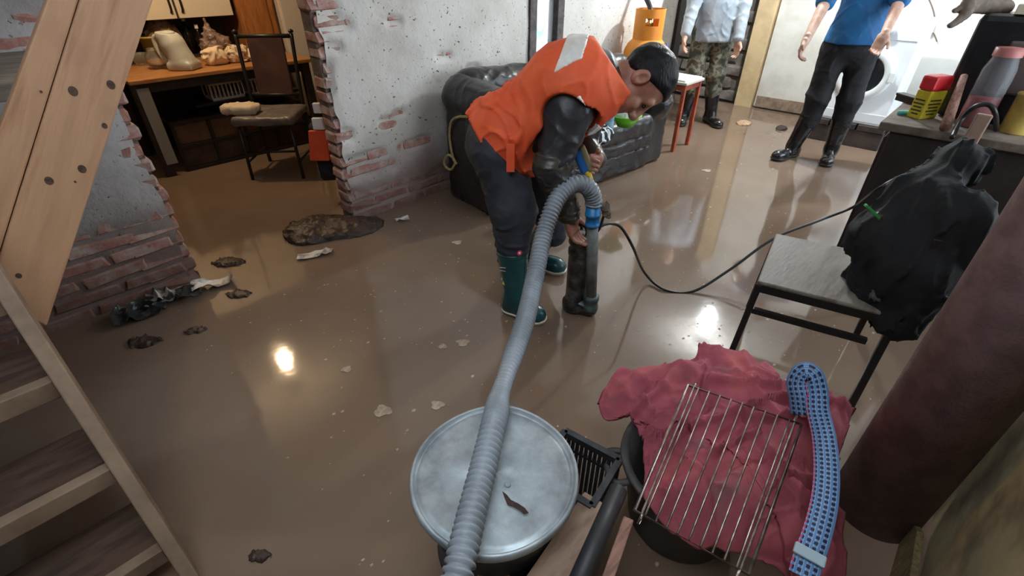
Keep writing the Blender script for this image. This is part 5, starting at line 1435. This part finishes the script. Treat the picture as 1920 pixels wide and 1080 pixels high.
# back counter below cupboard
TZ = .735
MB_ctr = thing('kitchen_counter', 'dark kitchen counter beneath the white wall cupboard', 'counter', (1.3, 5.85, 0))
MB().bb(.6, 1.97, 5.46, 6.1, 0, TZ - .03).build('carcass', mat('dark_kitchen_carcass', (0, 0, 0)), MB_ctr)
MB().bb(.58, 1.98, 5.425, 6.1, TZ - .03, TZ).build('worktop', mat('dark_kitchen_carcass', (0, 0, 0)), MB_ctr, bevel=.004)
# table
CHB = mat('dark_chair_steel', srgb(30, 26, 25), .45)
TW = mat('warm_table_wood', srgb(182, 128, 78), .35, color2=srgb(158, 106, 62), scale=7, stretch=(1, 5, 5))
tab = thing('kitchen_table', 'wooden kitchen table crowded with jugs, bags and cloths', 'table', (1.5, 5.2, 0))
MB().bb(.76, 2.20, 4.60, 5.42, TZ - .03, TZ).build('table_top', TW, tab, bevel=.005)
MB().bb(.80, 2.16, 4.64, 4.66, TZ - .10, TZ - .03).build('apron', DKCAB, tab)
LEGG = mat('grey_leg_panel', srgb(142, 138, 134), .6)
for x in (.80, 2.12):
    for y in (4.65, 5.36):
        lg_ = MB().bb(x - .035, x + .035, y - .03, y + .03, 0, TZ - .03).build('leg', DKCAB, tab, bevel=.004)
        if x < 1 and y < 5: MB().bb(x - .01, x + .07, y - .042, y - .030, .10, TZ - .06).build('pale_facing', LEGG, lg_)
MB().bb(1.16, 2.05, 4.72, 5.10, .46, .48).build('lower_shelf', CHB, tab)
# jug kettle
JUG = mat('pale_grey_jug', srgb(190, 192, 186), .35, color2=srgb(176, 178, 172), scale=4)
jq = PZ(342, 130, TZ)
jug = thing('kettle_jug', 'pale grey plastic jug kettle with big loop handle on the kitchen table', 'jug', jq)
jb = lambda a, z: jq + RIGHT * a + UP * z
body_j = uni(.03, cap(jb(.03, .06), jb(.0, .17), .095, .085), rbox(jb(.03, .03), (.10, .085, .03), .02, [tuple(RIGHT), tuple(FWD), (0, 0, 1)]), cap(jb(-.01, .19), jb(-.03, .235), .085, .080))
body_j = inter(body_j, half(jq + UP * .002, (0, 0, -1)), half(jq + UP * .262, RIGHT * .12 + UP))
soft('jug_body', body_j, *bounds([jq, jq + UP * .28], .16), .006, JUG, jug)
MB().tube(spline([jb(-.06, .245), jb(-.13, .235), jb(-.145, .17), jb(-.12, .08), jb(-.06, .03)], 6), .016, 10).build('handle', JUG, jug, True)
soft('lid', inter(ell(jq + UP * .262 - RIGHT * .02, (.055, .055, .018)), half(jq + UP * .255, (0, 0, -1))), *bounds([jq + UP * .26], .08), .006, JUG, jug)
# glass jar, bowls
GLASS = mat('clear_glass', srgb(236, 232, 224), .06, trans=.9, ior=1.35)
q = PZ(300, 128, TZ)
gj_ = thing('glass_jar', 'round glass jar in front of the jug kettle handle', 'jar', q)
MB().lathe([(.0, .003), (.055, .003), (.075, .03), (.075, .10), (.045, .13), (.045, .15), (.041, .15), (.041, .128), (.070, .098), (.070, .032), (.0, .009)], q, 28, cap=False).build('jar_wall', GLASS, gj_, True)
q = PZ(268, 122, TZ)
gb_ = thing('glass_bowl', 'small glass bowl at the left end of the kitchen table', 'bowl', q)
MB().lathe([(.0, .002), (.04, .002), (.075, .09), (.07, .09), (.036, .008), (.0, .008)], q, 28, cap=False).build('bowl_wall', GLASS, gb_, True)
q = PZ(292, 108, TZ)
yp = thing('yellow_pot', 'mustard yellow pot standing behind the glass jar', 'pot', q)
MB().lathe([(.0, .0), (.06, .0), (.075, .16), (.08, .16), (.08, .175), (.07, .175), (.055, .02), (.0, .02)], q, 24, cap=False).build('pot_wall', mat('mustard_enamel', srgb(206, 176, 92), .4), yp, True)
# plastic bags and cloth heaps
def heap(name, x, y, w, h, m_, label, cat, seed, depth=None, amp=.03, fr=26, z=TZ, spike=0, back=.0):
    q = PZ(x, y, z) + FWD * back; q.z = z
    fns = [ell(q + UP * h * .45, (w, depth or w * .8, h * .55))]
    if spike: fns.append(cap(q + UP * h * .6, q + UP * h * (1 + spike) - RIGHT * w * .3, w * .4, .012))
    f = inter(wrink(uni(.04, *fns), amp, fr, seed), half(q + UP * .001, (0, 0, -1)))
    return tag(soft(name, f, *bounds([q, q + UP * h * (1.1 + spike)], w * 1.25 + .03), .010, m_), label, cat)
BAGB = mat('milky_brown_bag', srgb(198, 170, 140), .3, color2=srgb(150, 118, 96), scale=9, alpha=.85, coat=.3)
BAGC = mat('clear_crinkled_bag', srgb(176, 152, 140), .25, color2=srgb(110, 88, 84), scale=12, alpha=.75, coat=.4)
heap('plastic_bag', 318, 104, .13, .30, BAGB, 'milky plastic bag knotted behind the jug kettle', 'bag', 3, spike=.15)
heap('plastic_bag', 412, 106, .12, .20, BAGC, 'clear crinkled plastic bag with a pointed top on the kitchen table', 'bag', 5, spike=.5)
heap('pale_cloth', 408, 121, .09, .13, mat('cream_cloth', srgb(220, 198, 168), .8), 'cream cloth bundled on the kitchen table edge', 'cloth', 7)
heap('crochet_cloth', 446, 116, .10, .13, mat('patterned_cream_cloth', srgb(214, 194, 166), .8, color2=srgb(150, 126, 104), scale=40, lo=.5, hi=.55), 'patterned cream cloth crumpled beside the chair back', 'cloth', 9)
heap('green_bag', 346, 92, .08, .22, mat('teal_plastic', srgb(54, 110, 96), .4), 'teal plastic bag behind the jug kettle', 'bag', 11, back=.1)
for i, (x, y, hh, lab) in enumerate(((364, 100, .30, 'dark glass bottle behind the jug kettle spout'), (384, 100, .24, 'shorter dark bottle beside the clear bag'))):
    q = PZ(x, y, TZ)
    bo = thing('dark_bottle', lab, 'bottle', q, group='dark bottles on the kitchen table')
    MB().lathe([(.0, 0), (.038, 0), (.038, hh * .6), (.014, hh * .75), (.014, hh), (.0, hh)], q, 20, cap=False).build('bottle_wall', mat('dark_bottle_glass', srgb(30, 22, 20), .1), bo, True)
    MB().lathe([(.016, hh - .03), (.016, hh + .004), (.0, hh + .005)], q, 14, cap=False).build('cap', mat('white_cotton', (1, 1, 1)), bo, True)
q = PZ(560, 100, TZ)
heap('foil_scrap', 478, 113, .06, .09, mat('pale_paper_scrap', srgb(206, 186, 166), .7), 'pale paper packet behind the chair back on the table', 'packet', 13, depth=.05)
# near kitchen chair
kch = thing('kitchen_chair', 'dark metal chair with brown panel back and grey seat in the kitchen', 'chair', (PZ(508, 214, .46).x, PZ(508, 214, .46).y, 0), math.radians(-42))
c2 = lambda x, y, z: Vector((x, y, z))
for sx in (-1, 1):
    MB().tube([c2(sx * .20, -.20, 0), c2(sx * .19, -.18, .43)], .013, 8).build('leg', CHB, kch, True, world=False)
    MB().tube(spline([c2(sx * .21, .24, 0), c2(sx * .20, .20, .43), c2(sx * .205, .23, .75), c2(sx * .21, .27, 1.0)], 5), .015, 8).build('leg', CHB, kch, True, world=False)
    MB().lathe([(.0, 0), (.02, .005), (.02, .02), (.0, .03)], c2(sx * .21, .27, 1.0), 12, cap=False).build('finial', CHB, kch, True, world=False)
    MB().tube([c2(sx * .20, -.19, .14), c2(sx * .205, .22, .14)], .009, 8).build('stretcher', CHB, kch, True, world=False)
MB().tube([c2(-.20, -.19, .22), c2(.20, -.19, .22)], .009, 8).build('stretcher', CHB, kch, True, world=False)
MB().tube([c2(-.21, .268, .98), c2(.21, .268, .98)], .016, 8).build('top_rail', CHB, kch, True, world=False)
MB().tube([c2(-.205, .215, .56), c2(.205, .215, .56)], .012, 8).build('lower_rail', CHB, kch, True, world=False)
MB().box((0, .245, .765), (.135, .010, .215), Matrix.Rotation(-.10, 3, 'X')).build('back_panel', mat('brown_back_panel', srgb(88, 58, 48), .55, color2=srgb(70, 46, 40), scale=5), kch, world=False, bevel=.006)
soft('seat_cushion', wrink(rbox((0, 0, .455), (.225, .215, .03), .025), .008, 20, 3), (-.26, -.26, .40), (.26, .26, .51), .009, mat('grey_vinyl_seat', srgb(112, 104, 98), .4, color2=srgb(90, 84, 80), scale=6), kch, world=False)
cushq = PZ(455, 212, .485)
tag(soft('beige_cushion', wrink(rbox(cushq + UP * .035, (.13, .08, .032), .03, [tuple(RIGHT), tuple(FWD), (0, 0, 1)]), .012, 24, 6), np.array(cushq) - (.16, .16, .02), np.array(cushq) + (.16, .16, .15), .009, mat('beige_cushion_cloth', srgb(196, 180, 158), .8)), 'beige cushion squeezed at the left side of the kitchen chair', 'cushion')
# low panelled rack under the table
rk_ = thing('low_rack', 'low dark-framed rack with brown panels under the kitchen table', 'rack', (1.35, 4.8, 0))
PNL = mat('brown_rack_panel', srgb(122, 84, 58), .6, color2=srgb(94, 64, 46), scale=6)
PNL2 = mat('dark_rack_panel', srgb(84, 62, 52), .6, color2=srgb(62, 46, 40), scale=6)
RX = [.93, 1.20, 1.47, 1.74, 2.01]
for x in RX:
    MB().bb(x - .012, x + .012, 4.645, 4.67, 0, .40).build('upright', CHB, rk_)
for z in (.012, .20, .388):
    MB().bb(RX[0], RX[-1], 4.64, 4.665, z - .012, z + .012).build('rail', CHB, rk_)
for i in range(4):
    MB().bb(RX[i] + .013, RX[i + 1] - .013, 4.672, 4.684, .214, .374).build('panel', PNL, rk_)
    MB().bb(RX[i] + .013, RX[i + 1] - .013, 4.672, 4.684, .026, .186).build('panel', PNL2, rk_)
MB().bb(RX[0], RX[-1], 4.70, 5.10, .375, .395).build('top_board', CHB, rk_)
# white baskets under the table
BASK = mat('white_basket_plastic', srgb(206, 196, 186), .5)
def basket(loc, label, W_=.26, D_=.20, Hh=.15):
    t = thing('plastic_basket', label, 'basket', loc, group='white baskets under the kitchen table')
    MB().bb(-W_ / 2, W_ / 2, -D_ / 2, D_ / 2, 0, .02).build('base', BASK, t, world=False)
    for a in (-1, 1):
        MB().bb(-W_ / 2, W_ / 2, a * D_ / 2 - .005, a * D_ / 2 + .005, Hh - .03, Hh).build('rim_bar', BASK, t, world=False)
        MB().bb(a * W_ / 2 - .005, a * W_ / 2 + .005, -D_ / 2, D_ / 2, Hh - .03, Hh).build('rim_bar', BASK, t, world=False)
    sm_ = MB().bb(-.005, .005, -.004, .004, .02, Hh - .03).mesh('slat'); sm_.materials.append(BASK)
    for i in range(9):
        for a in (-1, 1):
            o = bpy.data.objects.new('slat', sm_); col.objects.link(o); o.parent = t; o.location = (-W_ / 2 + W_ * i / 8, a * D_ / 2, 0)
    return t
basket((1.45, 4.86, .481), 'white slatted basket on the table shelf, left of two')
basket((1.76, 4.86, .481), 'white slatted basket holding a clear bag, right of two')
heap('clear_bag', 462, 168, .09, .14, BAGC, 'clear bag stuffed in the right-hand white basket', 'bag', 15, z=.245, back=.0)
for o in (bpy.data.objects.get('clear_bag'),):
    o.location = (1.76, 4.86, .503)
# orange vest hanging just inside the opening
hv = PY(602, 300, 3.25)
hv0, hv1 = PF(598, 225, 3.3), PF(604, 300, 3.3)
ov = thing('hanging_vest', 'orange vest with white reflective patches hanging inside the broken wall end', 'vest', Vector((hv1.x + .04, hv1.y, hv1.z - .01)))
fnv = wrink(uni(.04, rbox((hv0 + hv1) / 2 + RIGHT * .10 - UP * .08, (.15, .04, .20), .035, [tuple(RIGHT), tuple(FWD), (0, 0, 1)])), .012, 24, 6)
soft('vest_cloth', fnv, *bounds([hv0, hv1, hv0 + RIGHT * .2], .26), .009, mat('dark_navy_cloth', srgb(26, 26, 32), .8), ov)
def patch(x0, y0, x1, y1, m_, nm):
    pts = [PF(x0, y0, 3.20), PF(x1, y0, 3.20), PF(x1 + 6, y1, 3.20), PF(x0 + 4, y1, 3.20)]
    MB().prism(pts, tuple(FWD * .03)).build(nm, m_, ov, bevel=.006)
patch(584, 194, 598, 213, mat('bright_reflective', srgb(246, 248, 250), .3, emit=(1, 1, 1), estr=0.0), 'reflective_patch')
patch(583, 222, 603, 244, mat('bright_reflective', (1, 1, 1)), 'reflective_patch')
patch(577, 246, 612, 302, ORANGE, 'orange_panel')

# ================================================================== RUBBLE, LITTER, FLOATING BITS
MUD = mat('dark_wet_mud', srgb(66, 50, 42), .45, color2=srgb(48, 36, 31), scale=14, bump=.7, bscale=40)
mq = PZ(632, 425, 0)
mound_f = uni(.08, ell(mq + Vector((-.10, .02, 0)), (.22, .17, .06)), ell(mq + RIGHT * .16 - FWD * .02, (.17, .12, .05)), ell(mq - RIGHT * .2 - FWD * .05, (.10, .08, .035)))
mound = soft('mud_mound', wrink(mound_f, .016, 34, 3), np.array(mq) - (.55, .55, .03), np.array(mq) + (.55, .55, .14), .012, MUD)
tag(mound, 'dark wet mound of mud and rubble at the broken wall foot', 'mud')
for i, (x, y, a, b_, lab) in enumerate(((448, 552, .06, .012, 'small mud lump floating beside the crumpled newspaper'), (270, 641, .07, .008, 'dark flat scrap floating near the stair'), (430, 492, .09, .015, 'mud bank at the foot of the left brick stub'), (486, 1043, .03, .010, 'small brown leaf litter near the bottom edge'), (368, 620, .04, .006, 'tiny dark scrap floating beside the mud lump'))):
    q = PZ(x, y, 0)
    tag(soft('mud_lump', wrink(ell(q, (a, a * .6, b_), [tuple(RIGHT), tuple(FWD), (0, 0, 1)]), .010, 60, i), np.array(q) - (a * 1.3, a * 1.3, .03), np.array(q) + (a * 1.3, a * 1.3, .05), .006, MUD), lab, 'debris')
def crumple(name, cpx, w, h, ang, m_, label, cat, seed, amp=.03, z=.012):
    q = PZ(*cpx, 0); N = 34; vs = []
    R_ = RIGHT * math.cos(ang) + FWD * math.sin(ang); S_ = -RIGHT * math.sin(ang) + FWD * math.cos(ang)
    for j in range(N + 1):
        for i in range(N + 1):
            vs.append(q + R_ * (i / N - .5) * w + S_ * (j / N - .5) * h)
    A = np.array([tuple(v) for v in vs], np.float32)
    w1 = wav(A, 26, seed, 1.6); w2 = wav(A, 60, seed + 1, 1.3)
    A[:, 2] = z + amp * (crease(w1, .2) + .5 * np.abs(w2)) + amp * .25 * w1
    A[:, :2] += .02 * np.stack([wav(A, 22, seed + 2), wav(A, 22, seed + 3)], 1)
    A[:, 2] = np.maximum(A[:, 2], .002)
    fs = [(j * (N + 1) + i, j * (N + 1) + i + 1, (j + 1) * (N + 1) + i + 1, (j + 1) * (N + 1) + i) for j in range(N) for i in range(N)]
    o = MB().add(A.tolist(), fs).build(name, m_, None, False)
    md_ = o.modifiers.new('thick', 'SOLIDIFY'); md_.thickness = .0015
    return tag(o, label, cat)
NEWS = mat('wet_newsprint', srgb(188, 182, 176), .6, color2=srgb(60, 60, 62), scale=16, lo=.5, hi=.58)
WPL = mat('white_wet_plastic', srgb(206, 202, 196), .35, color2=srgb(140, 132, 124), scale=14, lo=.5, hi=.62)
BPL = mat('dark_wet_plastic', srgb(44, 48, 50), .25, color2=srgb(86, 88, 88), scale=12, lo=.55, hi=.65)
crumple('plastic_sheet', (265, 590), .22, .14, .55, BPL, 'dark wet plastic sheet against the left brick stub', 'plastic', 3)
crumple('newspaper', (310, 562), .17, .13, .5, NEWS, 'crumpled wet newspaper beside the left brick stub', 'newspaper', 7, .035)
crumple('plastic_sheet', (360, 555), .12, .10, .4, BPL, 'small dark plastic scrap between newspaper and white sheet', 'plastic', 9, .03)
crumple('plastic_sheet', (402, 537), .20, .10, .62, WPL, 'folded white plastic sheet at the opening\'s left corner', 'plastic', 12, .03)
crumple('plastic_sheet', (592, 480), .20, .07, .3, WPL, 'muddy white plastic strip in front of the mud mound', 'plastic', 15, .015)
crumple('plastic_scrap', (754, 415), .09, .06, .4, WPL, 'little white plastic scrap near the sofa corner', 'plastic', 17, .018)
FOAM = mat('pale_foam', srgb(178, 160, 140), .7, color2=srgb(150, 132, 114), scale=60)
for i, (x, y, r, lab) in enumerate(((868, 643, .024, 'pale foam patch directly left of the hose'), (820, 760, .022, 'pale foam patch just above the drum lid'), (718, 771, .028, 'largest pale foam patch, left of the drum lid'), (830, 650, .016, 'small pale foam patch beside the one left of the hose'), (650, 693, .018, 'pale foam patch right of the bright lamp reflection'), (857, 455, .024, 'long pale foam fleck left of the man\'s near leg'), (1325, 320, .03, 'pale foam patch in front of the sofa end'))):
    q = PZ(x, y, 0); seg = 18; ring = []
    for k in range(seg):
        a = 2 * math.pi * k / seg; rr = r * (1 + .18 * math.sin(3 * a + i) + .1 * math.sin(5 * a + 2 * i))
        ring.append(q + RIGHT * rr * math.cos(a) * 1.2 + FWD * rr * math.sin(a) + UP * .0005)
    tag(MB().prism(ring, (0, 0, .0022)).build('foam_patch', FOAM), lab, 'foam')
# uncountable floating flecks
rs = random.Random(11); mbf = MB(); n = 0
while n < 800:
    x, y = rs.uniform(250, 1650), rs.uniform(250, 1060)
    if rs.random() > (.35 + .65 * max(0, min(1, (x - 500) / 700))) * (1.1 if y < 650 else .22): continue
    q = PZ(x, y, 0)
    if q.y > 2.75 or q.y < -.2 or q.x < .2: continue
    r = rs.choice((.0025, .003, .004, .0065)) * rs.uniform(.6, 1.2); a0 = rs.uniform(0, 6)
    ring = [q + Vector((math.cos(a0 + k * 1.05) * r * rs.uniform(.8, 1.5), math.sin(a0 + k * 1.05) * r * rs.uniform(.6, 1.1), .001)) for k in range(6)]
    k0 = len(mbf.v); mbf.v += [tuple(v) for v in ring]; mbf.f.append(tuple(range(k0, k0 + 6))); n += 1
fo = mbf.build('floating_flecks', FOAM); tag(fo, 'fine pale flecks scattered over the floodwater surface', 'flecks', kind='stuff')
tag(MB().bb(3.50, 3.54, -.75, -.24, BZ + .001, 1.75).build('wall_panel', DKCAB, None, bevel=.004), 'dark brown upright panel standing at the back of the workbench', 'panel')

_hk = Vector((ov.location.x, ov.location.y, 0)) + RIGHT * .06
MB().bar(Vector((_hk.x, WALL_Y + .126, .78)), Vector((_hk.x, _hk.y + .02, .78)), .02, .02).bar(Vector((_hk.x, _hk.y + .01, .78)), Vector((_hk.x, _hk.y + .01, .50)), .012, .012, up=(1, 0, 0)).build('peg', CHB, ov)
